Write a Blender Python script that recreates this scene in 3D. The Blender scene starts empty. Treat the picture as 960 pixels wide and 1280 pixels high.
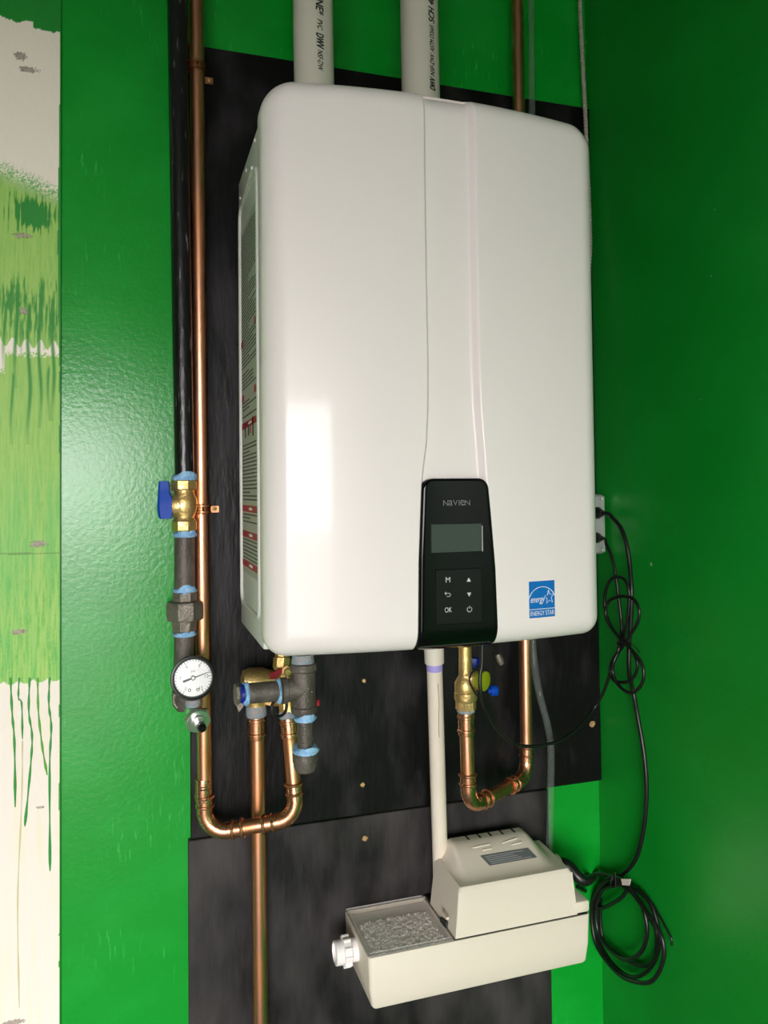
import bpy, bmesh, random
import numpy as np
from math import *
from mathutils import Vector as V, Matrix
random.seed(4); RNG = np.random.default_rng(4)
C = bpy.context.scene.collection
SC = bpy.context.scene

# ------------------------------------------------------------------ camera
FPX = 966.0; PPX, PPY = 480.0, 587.0
TH, PH, RO = radians(17.74), radians(1.6), 0.011
CAM = V((0, 0, 1.5))
r0 = V((cos(TH), -sin(TH), 0)); f0 = V((sin(TH), cos(TH), 0)); zz = V((0, 0, 1))
FW = f0*cos(PH) + zz*sin(PH); UP0 = zz*cos(PH) - f0*sin(PH)
RT = r0*cos(RO) - UP0*sin(RO); UP = UP0*cos(RO) + r0*sin(RO)
cd = bpy.data.cameras.new('camera'); co = bpy.data.objects.new('camera', cd); C.objects.link(co)
cd.sensor_fit = 'AUTO'; cd.sensor_width = 36; cd.lens = FPX/1280*36
cd.shift_y = -(640-PPY)/1280; cd.clip_start = 0.02
M = Matrix.Identity(4)
for i in range(3):
    M[i][0] = RT[i]; M[i][1] = UP[i]; M[i][2] = -FW[i]; M[i][3] = CAM[i]
co.matrix_world = M
SC.camera = co

# ------------------------------------------------------------------ light
SC.view_settings.view_transform = 'Standard'; SC.view_settings.look = 'None'
SC.view_settings.gamma = 1; SC.view_settings.use_curve_mapping = False
SC.view_settings.exposure = 0.0
w = bpy.data.worlds.new('world'); SC.world = w; w.use_nodes = True
w.node_tree.nodes['Background'].inputs[0].default_value = (1, 0.965, 0.955, 1)
w.node_tree.nodes['Background'].inputs[1].default_value = 20.0
def area(name, loc, tgt, sx, sy, power, col):
    ld = bpy.data.lights.new(name, 'AREA'); ld.shape = 'RECTANGLE'; ld.size = sx; ld.size_y = sy
    ld.energy = power; ld.color = col
    o = bpy.data.objects.new(name, ld); C.objects.link(o); o.location = loc
    o.rotation_euler = (V(tgt)-V(loc)).to_track_quat('-Z', 'Y').to_euler()
    return o
po_ = area('doorway_portal', (-.95, -2.45, 1.03), (-.95, 1, 1.03), 2.0, 2.06, 1, (1, 1, 1))
po_.data.cycles.is_portal = True      # guides sampling of the daylight that comes in through the open door

def W(u, v, Y=None, X=None, Z=None):
    "point of the room seen at (u, v) of the photograph, on a plane at a known depth"
    d = FW + RT*((u-PPX)/FPX) - UP*((v-PPY)/FPX)
    t = Y/d.y if Y is not None else (X/d.x if X is not None else (Z-CAM.z)/d.z)
    return CAM + d*t

# ------------------------------------------------------------------ materials
def srgb(r, g, b):
    f = lambda c: (c/255/12.92 if c/255 <= .04045 else ((c/255+.055)/1.055)**2.4)
    return (f(r), f(g), f(b), 1)
def mat(name, col, rough=.5, metal=0, coat=0, var=0, vscale=(20, 20, 20), bump=0, bscale=(80, 80, 80), col2=None, lo=.4, hi=.7, detail=4, rvar=0, spec=.5):
    m = bpy.data.materials.new(name); m.use_nodes = True
    nt = m.node_tree; b = nt.nodes['Principled BSDF']
    c4 = col if len(col) == 4 else (*col, 1)
    b.inputs['Base Color'].default_value = c4
    b.inputs['Roughness'].default_value = rough; b.inputs['Metallic'].default_value = metal
    b.inputs['Coat Weight'].default_value = coat; b.inputs['Coat Roughness'].default_value = .08
    b.inputs['Specular IOR Level'].default_value = spec
    L = nt.links.new
    tc = nt.nodes.new('ShaderNodeTexCoord')
    def noise(scale, det):
        mp = nt.nodes.new('ShaderNodeMapping'); mp.inputs['Scale'].default_value = scale
        geo = nt.nodes.new('ShaderNodeNewGeometry')
        L(geo.outputs['Position'], mp.inputs['Vector'])
        n = nt.nodes.new('ShaderNodeTexNoise'); n.inputs['Scale'].default_value = 1; n.inputs['Detail'].default_value = det
        L(mp.outputs[0], n.inputs['Vector']); return n
    if col2 is not None:
        n = noise(vscale, detail)
        mr = nt.nodes.new('ShaderNodeMapRange'); mr.inputs[1].default_value = lo; mr.inputs[2].default_value = hi
        L(n.outputs[0], mr.inputs[0])
        mx = nt.nodes.new('ShaderNodeMix'); mx.data_type = 'RGBA'
        mx.inputs[6].default_value = c4; mx.inputs[7].default_value = col2 if len(col2) == 4 else (*col2, 1)
        L(mr.outputs[0], mx.inputs[0]); L(mx.outputs[2], b.inputs['Base Color'])
        if rvar:
            m2 = nt.nodes.new('ShaderNodeMath'); m2.operation = 'MULTIPLY_ADD'
            m2.inputs[1].default_value = rvar; m2.inputs[2].default_value = rough
            L(mr.outputs[0], m2.inputs[0]); L(m2.outputs[0], b.inputs['Roughness'])
    if bump:
        n = noise(bscale, 3); bp = nt.nodes.new('ShaderNodeBump'); bp.inputs['Strength'].default_value = bump
        bp.inputs['Distance'].default_value = .002
        L(n.outputs[0], bp.inputs['Height']); L(bp.outputs[0], b.inputs['Normal'])
    return m
GREEN = (0.003, 0.26, 0.020)
m_wall = mat('lit_green_gloss_paint', (0.003, 0.30, 0.022), .21, bump=.14, bscale=(140, 140, 140), col2=(0.008, 0.35, 0.033), vscale=(9, 9, 14), lo=.45, hi=.8)  # back wall's copy of the green, lightened for the stronger light there
m_wallr = mat('shaded_green_wall_paint', (0.003, 0.26, 0.020), .36, bump=.12, bscale=(150, 150, 150), col2=(0.006, 0.30, 0.028), vscale=(6, 6, 9), lo=.45, hi=.8)  # same green paint, coloured darker for the dimmer light on the right wall
m_conc = mat('grey_concrete', (.16, .155, .15), .8, bump=.2, col2=(.12, .117, .11), vscale=(5, 5, 5))
m_pave = mat('pale_paving', (.17, .165, .16), .8)
m_ceil = mat('plain_white_ceiling', (.2, .2, .19), .8)
m_board = mat('black_painted_plywood', (.0035, .003, .0035), .36, bump=.35, bscale=(120, 120, 30), col2=(.036, .032, .035), vscale=(16, 16, 7), lo=.5, hi=.85, detail=10, rvar=.25, spec=.22)
m_board2 = mat('weathered_black_plywood', (.006, .0055, .006), .42, bump=.35, bscale=(120, 120, 30), col2=(.06, .052, .053), vscale=(14, 14, 6), lo=.34, hi=.75, detail=10, rvar=.2, spec=.3)
m_white = mat('white_enamel', (.88, .81, .79), .34, spec=.4, coat=.3)
m_side = mat('grey_white_steel', (.62, .63, .58), .4)
m_blackg = mat('gloss_black_plastic', (.002, .002, .0025), .10, spec=.22)
m_blackk = mat('satin_black_keypad', (.006, .006, .0065), .25, spec=.25)
m_lcd = mat('grey_green_lcd', (.045, .062, .052), .3, spec=.3)
m_icon = mat('pale_grey_print', (.6, .6, .6), .5)
m_logo = mat('dim_grey_print', (.19, .19, .19), .45)
m_blue = mat('energy_blue_print', srgb(10, 110, 190), .4)
m_wprint = mat('white_print', (.85, .87, .9), .5)
m_red = mat('red_print', srgb(170, 25, 45), .5)
m_ink = mat('dark_ink', (.02, .025, .02), .6)
m_lab = mat('grey_label_stock', (.44, .47, .40), .45)
m_cop = mat('copper', (.82, .40, .24), .31, 1, col2=(.62, .27, .12), vscale=(60, 60, 12), lo=.45, hi=.65, rvar=.12)
m_copf = mat('copper_fitting', (.82, .40, .24), .24, 1, col2=(.55, .25, .13), vscale=(90, 90, 90), lo=.45, hi=.65, rvar=.15)
m_copd = mat('copper_strap', (.72, .32, .16), .38, 1)
m_sold = mat('solder_flux', (.55, .50, .46), .5, .6, bump=.8, bscale=(300, 300, 300), col2=(.45, .22, .13), vscale=(150, 150, 150))
m_brass = mat('brass', (.74, .53, .22), .42, .9, col2=(.62, .42, .15), vscale=(70, 70, 70), lo=.4, hi=.7, rvar=.1, bump=.45, bscale=(220, 220, 220))
m_iron = mat('black_iron', (.085, .072, .06), .46, .25, bump=.5, bscale=(300, 300, 300), col2=(.16, .14, .12), vscale=(45, 45, 25), lo=.45, hi=.75, rvar=.15)
m_ironp = mat('black_painted_pipe', (.006, .006, .0065), .28, 0, col2=(.13, .13, .125), vscale=(140, 140, 22), lo=.64, hi=.70, bump=.4, bscale=(200, 200, 50))
m_mall = mat('malleable_grey_iron', (.17, .15, .125), .5, .6, bump=.6, bscale=(320, 320, 320), col2=(.25, .225, .18), vscale=(70, 70, 70))
m_tape = mat('pale_blue_sealant', srgb(125, 175, 225), .6, bump=.9, bscale=(260, 260, 260), col2=srgb(165, 205, 230), vscale=(140, 140, 140))
m_tapeg = mat('grey_blue_sealant', srgb(130, 150, 160), .6, bump=.9, bscale=(260, 260, 260), col2=srgb(155, 140, 135), vscale=(140, 140, 140))
m_brl = mat('bright_brass_lettering', (.9, .72, .38), .35, .9)
m_chr = mat('zinc_plated_steel', (.72, .74, .70), .28, 1)
m_bluep = mat('blue_plastic', srgb(8, 66, 172), .4, spec=.25)
m_blued = mat('dark_blue_plastic', srgb(14, 36, 125), .4, spec=.25)
m_redp = mat('red_lever', srgb(175, 20, 40), .4)
m_tag = mat('yellow_green_tag', srgb(140, 155, 20), .5)
m_pvc = mat('white_pvc', (.70, .66, .56), .38)
m_pvcc = mat('cream_pvc', (.74, .66, .54), .38, col2=(.80, .73, .62), vscale=(60, 60, 8))
m_prim = mat('purple_primer', (.38, .33, .72), .5)
m_fit = mat('white_plastic_fitting', (.86, .82, .80), .4)
m_pump = mat('beige_abs_plastic', (.745, .67, .56), .45, bump=.15, bscale=(500, 500, 500))
m_bead = mat('calcite_beads', (.92, .86, .82), .6)
m_cord = mat('black_rubber_cord', (.008, .008, .008), .35)
m_out = mat('grey_outlet', (.33, .36, .33), .5)
m_flex = mat('grey_armour', (.55, .50, .43), .4, .4)
m_wood = mat('bare_wood_chip', (.45, .30, .13), .7, col2=(.25, .15, .06), vscale=(300, 300, 300))
m_gface = mat('gauge_face', (.82, .83, .86), .35)
m_gcase = mat('gauge_case_black', (.005, .005, .005), .3, spec=.3)
m_gdrip = mat('green_drip_paint', (.022, .28, .035), .35)
m_gdripl = mat('lime_drip_paint', (.10, .36, .03), .3)
m_ydrip = mat('pale_yellow_drip', (.62, .58, .33), .4)
def glassy(name, col, alpha, rough, trans):
    m = mat(name, col, rough); b = m.node_tree.nodes['Principled BSDF']
    b.inputs['Alpha'].default_value = alpha; b.inputs['Transmission Weight'].default_value = trans
    b.inputs['IOR'].default_value = 1.4
    return m
m_lid = glassy('frosted_clear_lid', (1, .93, .90), .18, .4, 0)
m_vinyl = glassy('clear_vinyl_tube', (.26, .30, .28), .16, .05, 0)
m_glass = glassy('gauge_lens', (1, 1, 1), .08, .03, 0)

# ------------------------------------------------------------------ mesh helpers
def mk(name, bm, m, parent=None, smooth=True, kind=None, angle=40):
    me = bpy.data.meshes.new(name)
    if isinstance(bm, bmesh.types.BMesh):
        bmesh.ops.recalc_face_normals(bm, faces=bm.faces)
        if smooth:
            for f in bm.faces: f.smooth = True
            for e in bm.edges:
                if len(e.link_faces) == 2 and e.calc_face_angle(0) > radians(angle): e.smooth = False
        bm.to_mesh(me); bm.free()
    else:
        me = bm; me.name = name
    me.materials.clear(); me.materials.append(m)
    o = bpy.data.objects.new(name, me); C.objects.link(o)
    if parent is not None:
        o.parent = parent
        if parent.parent is None: o.location = -parent.location
    if kind: o['kind'] = kind
    return o
def thing(name, label, cat, loc=(0, 0, 0), group=None):
    o = bpy.data.objects.new(name, None); C.objects.link(o); o.location = loc; o.empty_display_size = .05
    o['label'] = label; o['category'] = cat
    if group: o['group'] = group
    return o
def tag(o, label, cat, group=None):
    o['label'] = label; o['category'] = cat
    if group: o['group'] = group
    return o
def struct(o, label, cat=None):
    o['kind'] = 'structure'; o['label'] = label; o['category'] = cat or o.name.split('_')[0]; return o
B = bmesh.new
def box(bm, a, b, bev=0, seg=2):
    a, b = V(a), V(b); mn = V(map(min, a, b)); mx = V(map(max, a, b))
    r = bmesh.ops.create_cube(bm, size=1, matrix=Matrix.Translation((mn+mx)/2) @ Matrix.Diagonal((*(mx-mn), 1)))
    if bev:
        es = list({e for v in r['verts'] for e in v.link_edges})
        bmesh.ops.bevel(bm, geom=es, offset=bev, segments=seg, profile=.5, affect='EDGES')
    return bm
def frame(ax):
    ax = V(ax).normalized(); t = V((0, 0, 1)) if abs(ax.z) < .9 else V((0, -1, 0))
    a = (t - ax*t.dot(ax)).normalized(); return a, ax.cross(a), ax
def lathe(bm, p0, ax, prof, seg=24, caps=True, rot=0):
    "profile of (distance along the axis, radius)"
    a, b, ax = frame(ax); p0 = V(p0); rings = []
    for t, r in prof:
        rings.append([bm.verts.new(p0 + ax*t + (a*cos(2*pi*k/seg+rot) + b*sin(2*pi*k/seg+rot))*r) for k in range(seg)])
    for i in range(len(rings)-1):
        for k in range(seg):
            bm.faces.new((rings[i][k], rings[i][(k+1) % seg], rings[i+1][(k+1) % seg], rings[i+1][k]))
    if caps:
        bm.faces.new(rings[0]); bm.faces.new(rings[-1])
    return bm
def cyl(bm, p0, p1, r, seg=24, rot=0, ch=0):
    d = V(p1)-V(p0); L = d.length
    pr = [(0, r), (L, r)] if not ch else [(0, r-ch), (ch, r), (L-ch, r), (L, r-ch)]
    return lathe(bm, p0, d, pr, seg, True, rot)
def sweep(bm, pts, r, seg=12, caps=True):
    pts = [V(p) for p in pts]; n = len(pts); rr = r if isinstance(r, (list, tuple)) else [r]*n
    tan = [(pts[min(i+1, n-1)]-pts[max(i-1, 0)]).normalized() for i in range(n)]
    a, b, _ = frame(tan[0]); rings = []
    for i in range(n):
        a = (a - tan[i]*a.dot(tan[i])).normalized(); b = tan[i].cross(a)
        rings.append([bm.verts.new(pts[i] + (a*cos(2*pi*k/seg)+b*sin(2*pi*k/seg))*rr[i]) for k in range(seg)])
    for i in range(n-1):
        for k in range(seg):
            bm.faces.new((rings[i][k], rings[i][(k+1) % seg], rings[i+1][(k+1) % seg], rings[i+1][k]))
    if caps: bm.faces.new(rings[0]); bm.faces.new(rings[-1])
    return bm
def spline(pts, n=8, closed=False):
    pts = [V(p) for p in pts]; out = []; N = len(pts)
    for i in range(N if closed else N-1):
        g = (lambda k: pts[k % N]) if closed else (lambda k: pts[max(0, min(N-1, k))])
        p0, p1, p2, p3 = g(i-1), g(i), g(i+1), g(i+2)
        for j in range(n):
            t = j/n
            out.append(.5*((2*p1)+(p2-p0)*t+(2*p0-5*p1+4*p2-p3)*t*t+(3*p1-p0-3*p2+p3)*t**3))
    out.append(pts[0] if closed else pts[-1])
    return out
def torus(bm, c, ax, R, r, seg=28, s2=8):
    a, b, ax = frame(ax); c = V(c)
    rings = []
    for i in range(seg):
        d = a*cos(2*pi*i/seg)+b*sin(2*pi*i/seg)
        rings.append([bm.verts.new(c+d*(R+r*cos(2*pi*k/s2))+ax*r*sin(2*pi*k/s2)) for k in range(s2)])
    for i in range(seg):
        for k in range(s2):
            bm.faces.new((rings[i][k], rings[(i+1) % seg][k], rings[(i+1) % seg][(k+1) % s2], rings[i][(k+1) % s2]))
    return bm
def poly(bm, pts, thick):
    "flat outline given thickness along the vector thick"
    a = [bm.verts.new(V(p)) for p in pts]; b = [bm.verts.new(V(p)+V(thick)) for p in pts]; n = len(pts)
    bm.faces.new(a); bm.faces.new(b[::-1])
    for i in range(n): bm.faces.new((a[i], a[(i+1) % n], b[(i+1) % n], b[i]))
    return bm
_dg = None
def text_mesh(s, size=1, shear=0, ex=0.0):
    cu = bpy.data.curves.new('t', 'FONT'); cu.body = s; cu.size = size; cu.align_x = 'CENTER'; cu.align_y = 'CENTER'; cu.shear = shear; cu.extrude = ex; cu.resolution_u = 3
    o = bpy.data.objects.new('t', cu); C.objects.link(o)
    dg = bpy.context.evaluated_depsgraph_get()
    me = bpy.data.meshes.new_from_object(o.evaluated_get(dg)); bpy.data.objects.remove(o)
    return me
def text(name, s, size, mp, m, parent, shear=0, fit=None):
    "lettering laid on a surface: mp maps flat text coordinates to the room"
    me = text_mesh(s, size, shear)
    if fit:
        xs = [v.co.x for v in me.vertices]; k = fit/(max(xs)-min(xs)); c = (max(xs)+min(xs))/2
        for v in me.vertices: v.co.x = (v.co.x-c)*k
    for v in me.vertices: v.co = mp(v.co.x, v.co.y)
    return mk(name, me, m, parent)

# ------------------------------------------------------------------ setting
YW, XRW, YB = 1.25, 0.808, 1.238
XPAN = -0.108
CEIL = 2.62
def plain(name, a, b, m, label):
    return struct(mk(name, box(B(), a, b), m, smooth=False), label)
plain('floor', (-4.4, -2.4, -.05), (XRW+.1, YW+.1, 0), m_conc, 'grey concrete floor below the heater wall')
plain('ceiling', (-4.4, -2.4, CEIL), (XRW+.1, YW+.1, CEIL+.05), m_ceil, 'pale flat ceiling above the pipes')
# faint brush marks in the paint of the wall
nt_ = m_wall.node_tree; g_ = nt_.nodes.new('ShaderNodeNewGeometry'); fac = []
for sc_, lo_, hi_ in (((230, 1, 30), .60, .74), ((7, 7, 7), .48, .62)):
    mp_ = nt_.nodes.new('ShaderNodeMapping'); mp_.inputs['Scale'].default_value = sc_; mp_.inputs['Rotation'].default_value = (0, .25 if sc_[0] > 50 else 0, 0)
    nn_ = nt_.nodes.new('ShaderNodeTexNoise'); nn_.inputs['Scale'].default_value = 1; nn_.inputs['Detail'].default_value = 3
    mr_ = nt_.nodes.new('ShaderNodeMapRange'); mr_.inputs[1].default_value = lo_; mr_.inputs[2].default_value = hi_
    nt_.links.new(g_.outputs['Position'], mp_.inputs['Vector']); nt_.links.new(mp_.outputs[0], nn_.inputs['Vector']); nt_.links.new(nn_.outputs[0], mr_.inputs[0]); fac.append(mr_)
mu_ = nt_.nodes.new('ShaderNodeMath'); mu_.operation = 'MULTIPLY'; nt_.links.new(fac[0].outputs[0], mu_.inputs[0]); nt_.links.new(fac[1].outputs[0], mu_.inputs[1])
mx_ = nt_.nodes.new('ShaderNodeMix'); mx_.data_type = 'RGBA'; mx_.inputs[7].default_value = (.05, .46, .09, 1)
bs_ = nt_.nodes['Principled BSDF']; nt_.links.new(bs_.inputs['Base Color'].links[0].from_socket, mx_.inputs[6]); nt_.links.new(mu_.outputs[0], mx_.inputs[0]); nt_.links.new(mx_.outputs[2], bs_.inputs['Base Color'])
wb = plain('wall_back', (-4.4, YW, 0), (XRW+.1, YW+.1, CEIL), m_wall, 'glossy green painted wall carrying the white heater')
wr = plain('wall_right', (XRW, -2.4, 0), (XRW+.1, YW, CEIL), m_wallr, 'shaded green side wall right of the heater')
plain('wall_left', (-4.5, -2.4, 0), (-4.4, YW+.1, CEIL), m_conc, 'grey side wall left of the room')
fw_ = B(); box(fw_, (-4.4, -2.5, 0), (-1.95, -2.4, CEIL)); box(fw_, (.05, -2.5, 0), (XRW+.1, -2.4, CEIL)); box(fw_, (-1.95, -2.5, 2.0), (.05, -2.4, CEIL))
struct(mk('wall_front', fw_, m_conc, smooth=False), 'grey wall around the open doorway')

plain('trim_2', (-12, -30, -.12), (12, -2.5, -.05), m_pave, 'pale paved ground outside the open doorway')
# unpainted plaster panel with green paint runs: thin sheet, paint in a colour attribute
def fbm(x, z, sx, sz, seed, oct=4):
    out = np.zeros_like(x); amp = 1; tot = 0
    for o in range(oct):
        g = np.random.default_rng(seed+o).random((256, 256)); fx = x*sx*2**o; fz = z*sz*2**o
        ix = np.floor(fx).astype(int); iz = np.floor(fz).astype(int); tx = fx-ix; tz = fz-iz
        tx = tx*tx*(3-2*tx); tz = tz*tz*(3-2*tz)
        a = g[ix % 256, iz % 256]; b = g[(ix+1) % 256, iz % 256]; c = g[ix % 256, (iz+1) % 256]; d = g[(ix+1) % 256, (iz+1) % 256]
        out += amp*((a*(1-tx)+b*tx)*(1-tz)+(c*(1-tx)+d*tx)*tz); tot += amp; amp *= .5
    return out/tot
def paint_panel():
    x0, x1, z0, z1 = -0.34, XPAN, 0.45, 2.36
    nx, nz = 200, 1250
    xs = np.linspace(x0, x1, nx); zs = np.linspace(z0, z1, nz)
    Xg, Zg = np.meshgrid(xs, zs)                      # rows z
    pxm = (x1-x0)/75.0
    U = 75 - (x1-Xg)/0.00126                          # sheet coordinates in about 1.26 mm steps
    Vv = 614 + (1.512-Zg)/0.00117
    n1 = fbm(Xg, Zg, 500, 38, 1); n2 = fbm(Xg, Zg, 160, 12, 7); n3 = fbm(Xg, Zg, 700, 700, 13, 2); n4 = fbm(Xg, Zg, 60, 60, 19)
    L = lambda *c: np.array(srgb(*c)[:3])
    bare = L(250, 240, 224); cream = L(240, 229, 219)
    sm = lambda a, b, t: np.clip((t-a)/(b-a), 0, 1)**2*(3-2*np.clip((t-a)/(b-a), 0, 1))
    col = bare[None, None]*(1-sm(700, 900, Vv))[..., None] + cream[None, None]*sm(700, 900, Vv)[..., None]  # upper plaster coloured lighter to stand for light falling from the left
    # pale yellow runs low down
    ye = np.clip(n2*1.6-.75, 0, 1)*sm(850, 900, Vv)*.5
    col = col*(1-ye[..., None]) + L(235, 226, 170)*ye[..., None]
    def lay(c, a):
        nonlocal col
        a = np.clip(a, 0, 1)[..., None]; col = col*(1-a) + np.array(c)*a
    lime, mid, deep = L(146, 198, 62), L(84, 176, 62), L(22, 138, 38)
    top = 205 + U*.42 + (n3-.5)*26
    body = sm(0, 22, Vv-top)
    gapb = 430 + U*.05 + 6*np.cos(U*.42); gape = np.where(U < 14, 468, 446) + (n3-.5)*16
    gap = (Vv > gapb) & (Vv < gape)
    scal = 857 + 5*np.abs(np.sin(U*.2+.4)) - 2
    a = body*(~gap)*(Vv < scal)
    lowmix = np.clip((n1-.35)*2.4, 0, 1)
    lay(lime, a*(.80+.2*n3))
    lay(mid, a*lowmix*(.45+.55*sm(560, 800, Vv)*1))
    lay(L(170, 215, 110), a*np.clip(n3*1.4-.6, 0, 1)*.8)
    lay(L(95, 190, 95), a*np.clip(n2*1.8-.6, 0, 1)*sm(560, 640, Vv)*.7)
    fr = (n3 > .52)*sm(-16, -4, Vv-top)*(1-sm(4, 20, Vv-top)); lay(mid, fr*.85)
    # deep patch and its runs
    dp = np.exp(-(((U-46)/30)**2+((Vv-262-U*.1)/26)**2)*1.3)+(n1-.5)*1.1; lay(deep, sm(.35, .6, dp)*a)
    dp2 = sm(355, 375, Vv+(n1-.5)*70)*(1-sm(415, 440, Vv)); lay(deep, dp2*a*np.clip((n1-.40)*5, 0, 1)*.9)
    for u0, va, vb, wd in ((14, 380, 468, 1.3), (26, 370, 490, 1.5), (33, 400, 450, 1), (40, 380, 560, 1.6), (52, 370, 540, 1.4), (66, 370, 530, 1.6), (58, 380, 440, 1), (5, 390, 425, 1.2), (22, 470, 560, 1), (62, 460, 530, 1.1)):
        wv = u0 + 1.4*np.sin(Vv*.05+u0); lay(deep, sm(wd+1.4, wd-.8, np.abs(U-wv))*sm(va-4, va+6, Vv)*(1-sm(vb-60, vb, Vv)*.7)*(Vv < vb)*.92)
    # green brushed over the top and along the right edge
    tp = 12 + U*.2 + (fbm(Xg, Zg, 90, 90, 31)-.5)*16
    ed = XPAN - .0012 - np.clip((n2-.5)*.006, 0, 1) - .0035*np.exp(-((Vv-300)/150)**2)
    gr = (Vv < tp) | (Xg > ed); lay(GREEN, gr*1.0)
    # gouges and the joint line
    for gu, gv, ru, rv in ((30, 64, 6, 5), (38, 80, 11, 3.5), (2, 280, 3, 7), (33, 295, 9, 3), (34, 391, 5, 4), (50, 686, 9, 4), (30, 795, 8, 3.5), (53, 1015, 4, 1.5), (24, 1273, 12, 3)):
        e = ((U-gu)/ru)**2+((Vv-gv)/rv)**2+(n3-.5)*2.2; lay(L(165, 150, 138), (e < 1)*.9); lay(L(110, 95, 80), ((e > .75) & (e < 1.1))*.7)
    lay(L(80, 110, 50), (np.abs(Vv-697-.02*U) < .9)*(U > 4)*.6)
    verts = np.stack([Xg, np.full_like(Xg, YW-.004) + (1-body)*0, Zg], -1).reshape(-1, 3)
    idx = np.arange(nx*nz).reshape(nz, nx)
    q = np.stack([idx[:-1, :-1], idx[:-1, 1:], idx[1:, 1:], idx[1:, :-1]], -1).reshape(-1, 4)
    # rim down to the wall
    per = np.concatenate([idx[0, :], idx[1:, -1], idx[-1, -2::-1], idx[-2:0:-1, 0]])
    back = verts[per].copy(); back[:, 1] = YW
    bi = nx*nz+np.arange(len(per)); nxt = np.roll(np.arange(len(per)), -1)
    rim = np.stack([per, bi, bi[nxt], per[nxt]], -1)
    verts = np.concatenate([verts, back]); q = np.concatenate([q, rim])
    cc = np.concatenate([col.reshape(-1, 3), col.reshape(-1, 3)[per]])
    me = bpy.data.meshes.new('plaster_panel')
    me.vertices.add(len(verts)); me.vertices.foreach_set('co', verts.astype(np.float32).ravel())
    me.loops.add(q.size); me.loops.foreach_set('vertex_index', q.astype(np.int32).ravel())
    me.polygons.add(len(q)); me.polygons.foreach_set('loop_start', (np.arange(len(q))*4).astype(np.int32))
    me.polygons.foreach_set('loop_total', np.full(len(q), 4, np.int32)); me.update(); me.validate()
    at = me.color_attributes.new('paint', 'FLOAT_COLOR', 'POINT')
    at.data.foreach_set('color', np.concatenate([cc, np.ones((len(cc), 1))], 1).astype(np.float32).ravel())
    m = mat('plaster_with_paint_runs', (1, 1, 1), .55, bump=.25, bscale=(160, 160, 60))
    nd = m.node_tree.nodes.new('ShaderNodeVertexColor'); nd.layer_name = 'paint'
    m.node_tree.links.new(nd.outputs[0], m.node_tree.nodes['Principled BSDF'].inputs['Base Color'])
    return mk('trim_1', me, m)
pan = paint_panel(); struct(pan, 'bare plaster panel with green paint runs left of the green wall', 'panel')
def drip(pts, r, m):
    P = spline([W(u, v, Y=YW-.0045) for u, v in pts], 8); n = len(P)
    rr = [r*(.75+.25*sin(i*1.3))*(1 if i < n-4 else 1.15) for i in range(n)]; rr[-1] = r*.4
    bm = sweep(B(), P, rr, 8)
    for v in bm.verts: v.co.y = YW-.0043 + (v.co.y-(YW-.0045))*.35
    mk('paint_drip', bm, m, pan)
for pts, r, m in (([(13, 847), (15, 890), (18, 930), (19, 1009)], .0019, m_gdrip), ([(24, 847), (23, 872), (27, 880), (28, 924)], .0015, m_gdrip),
        ([(37, 847), (36, 890), (40, 920), (38, 960), (31, 1033)], .0018, m_gdrip), ([(47, 847), (48, 890), (53, 935), (59, 969)], .0018, m_gdripl),
        ([(62, 847), (61, 880), (64, 910), (62, 960), (62.5, 1089)], .0018, m_gdrip), ([(28, 926), (27, 1000), (22, 1130), (24, 1260)], .0012, m_ydrip)):
    drip(pts, r, m)

# black plywood boards
def board(name, x0, x1, z0, z1, label, screws, mm=None):
    o = mk(name, box(B(), (x0, YB, z0), (x1, YW-.0004, z1), .0012, 1), mm or m_board)
    tag(o, label, 'board')
    for u, v, r in screws:
        p = W(u, v, Y=YB); bm = B()
        pts = [p+V((cos(a)*r*(.75+.4*random.random()), 0, sin(a)*r*(.75+.4*random.random()))) for a in [2*pi*k/9 for k in range(9)]]
        mk('wood_chip', poly(bm, pts, (0, -.0008, 0)), m_wood, o)['label'] = 'bare wood chip around a screw'
        mk('screw', lathe(B(), p+V((0, -.0008, 0)), (0, -1, 0), [(0, r*.45), (.001, r*.4), (.0012, r*.2), (.0006, r*.05)], 12), m_brass, o)
    return o
board('plywood_board', .078, .807, .9685, 2.211, 'large black painted plywood board behind the white heater', ((455, 851, .0035), (453, 981, .004), (740, 905, .006)))
board('plywood_board', .074, .697, .12, .966, 'lower black painted plywood board behind the beige pump', ((456, 1048, .0048),), m_board2)

# ------------------------------------------------------------------ water heater
XL, XR_, ZB, ZT, RC, RR = .147, .614, 1.299, 2.013, .041, .030
def yf(x):
    t = (x-XL)/(XR_-XL); return .926 - .026*(1-(2*t-1)**2)
def interp(tab, z):
    return float(np.interp(z, [t[0] for t in tab], [t[1] for t in tab]))
def edge_tab(l):
    return sorted((W(u, v, Y=.905).z, W(u, v, Y=.905).x) for u, v in l)
TL = edge_tab(((528, 105), (529.5, 250), (531, 350), (533, 450), (533, 510), (531, 555), (527, 585), (525, 610), (522, 700), (521, 830)))
TR = edge_tab(((594, 105), (597, 300), (599, 430), (602, 510), (606, 560), (609, 600), (613, 640), (619, 710), (624, 830)))
def sst(a, b, t):
    t = max(0, min(1, (t-a)/(b-a))); return t*t*(3-2*t)
def rcz(z): return .041 if z > 1.65 else .027
def roll(x, z):
    RC = rcz(z)
    hx, hz = (XR_-XL)/2, (ZT-ZB)/2; qx = abs(x-(XL+XR_)/2)-hx+RC; qz = abs(z-(ZT+ZB)/2)-hz+RC
    d = -(min(max(qx, qz), 0)+hypot(max(qx, 0), max(qz, 0))-RC)
    if d >= RR: return 0
    d = max(d, 0); return RR - sqrt(max(0, RR*RR-(RR-d)**2))
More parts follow.
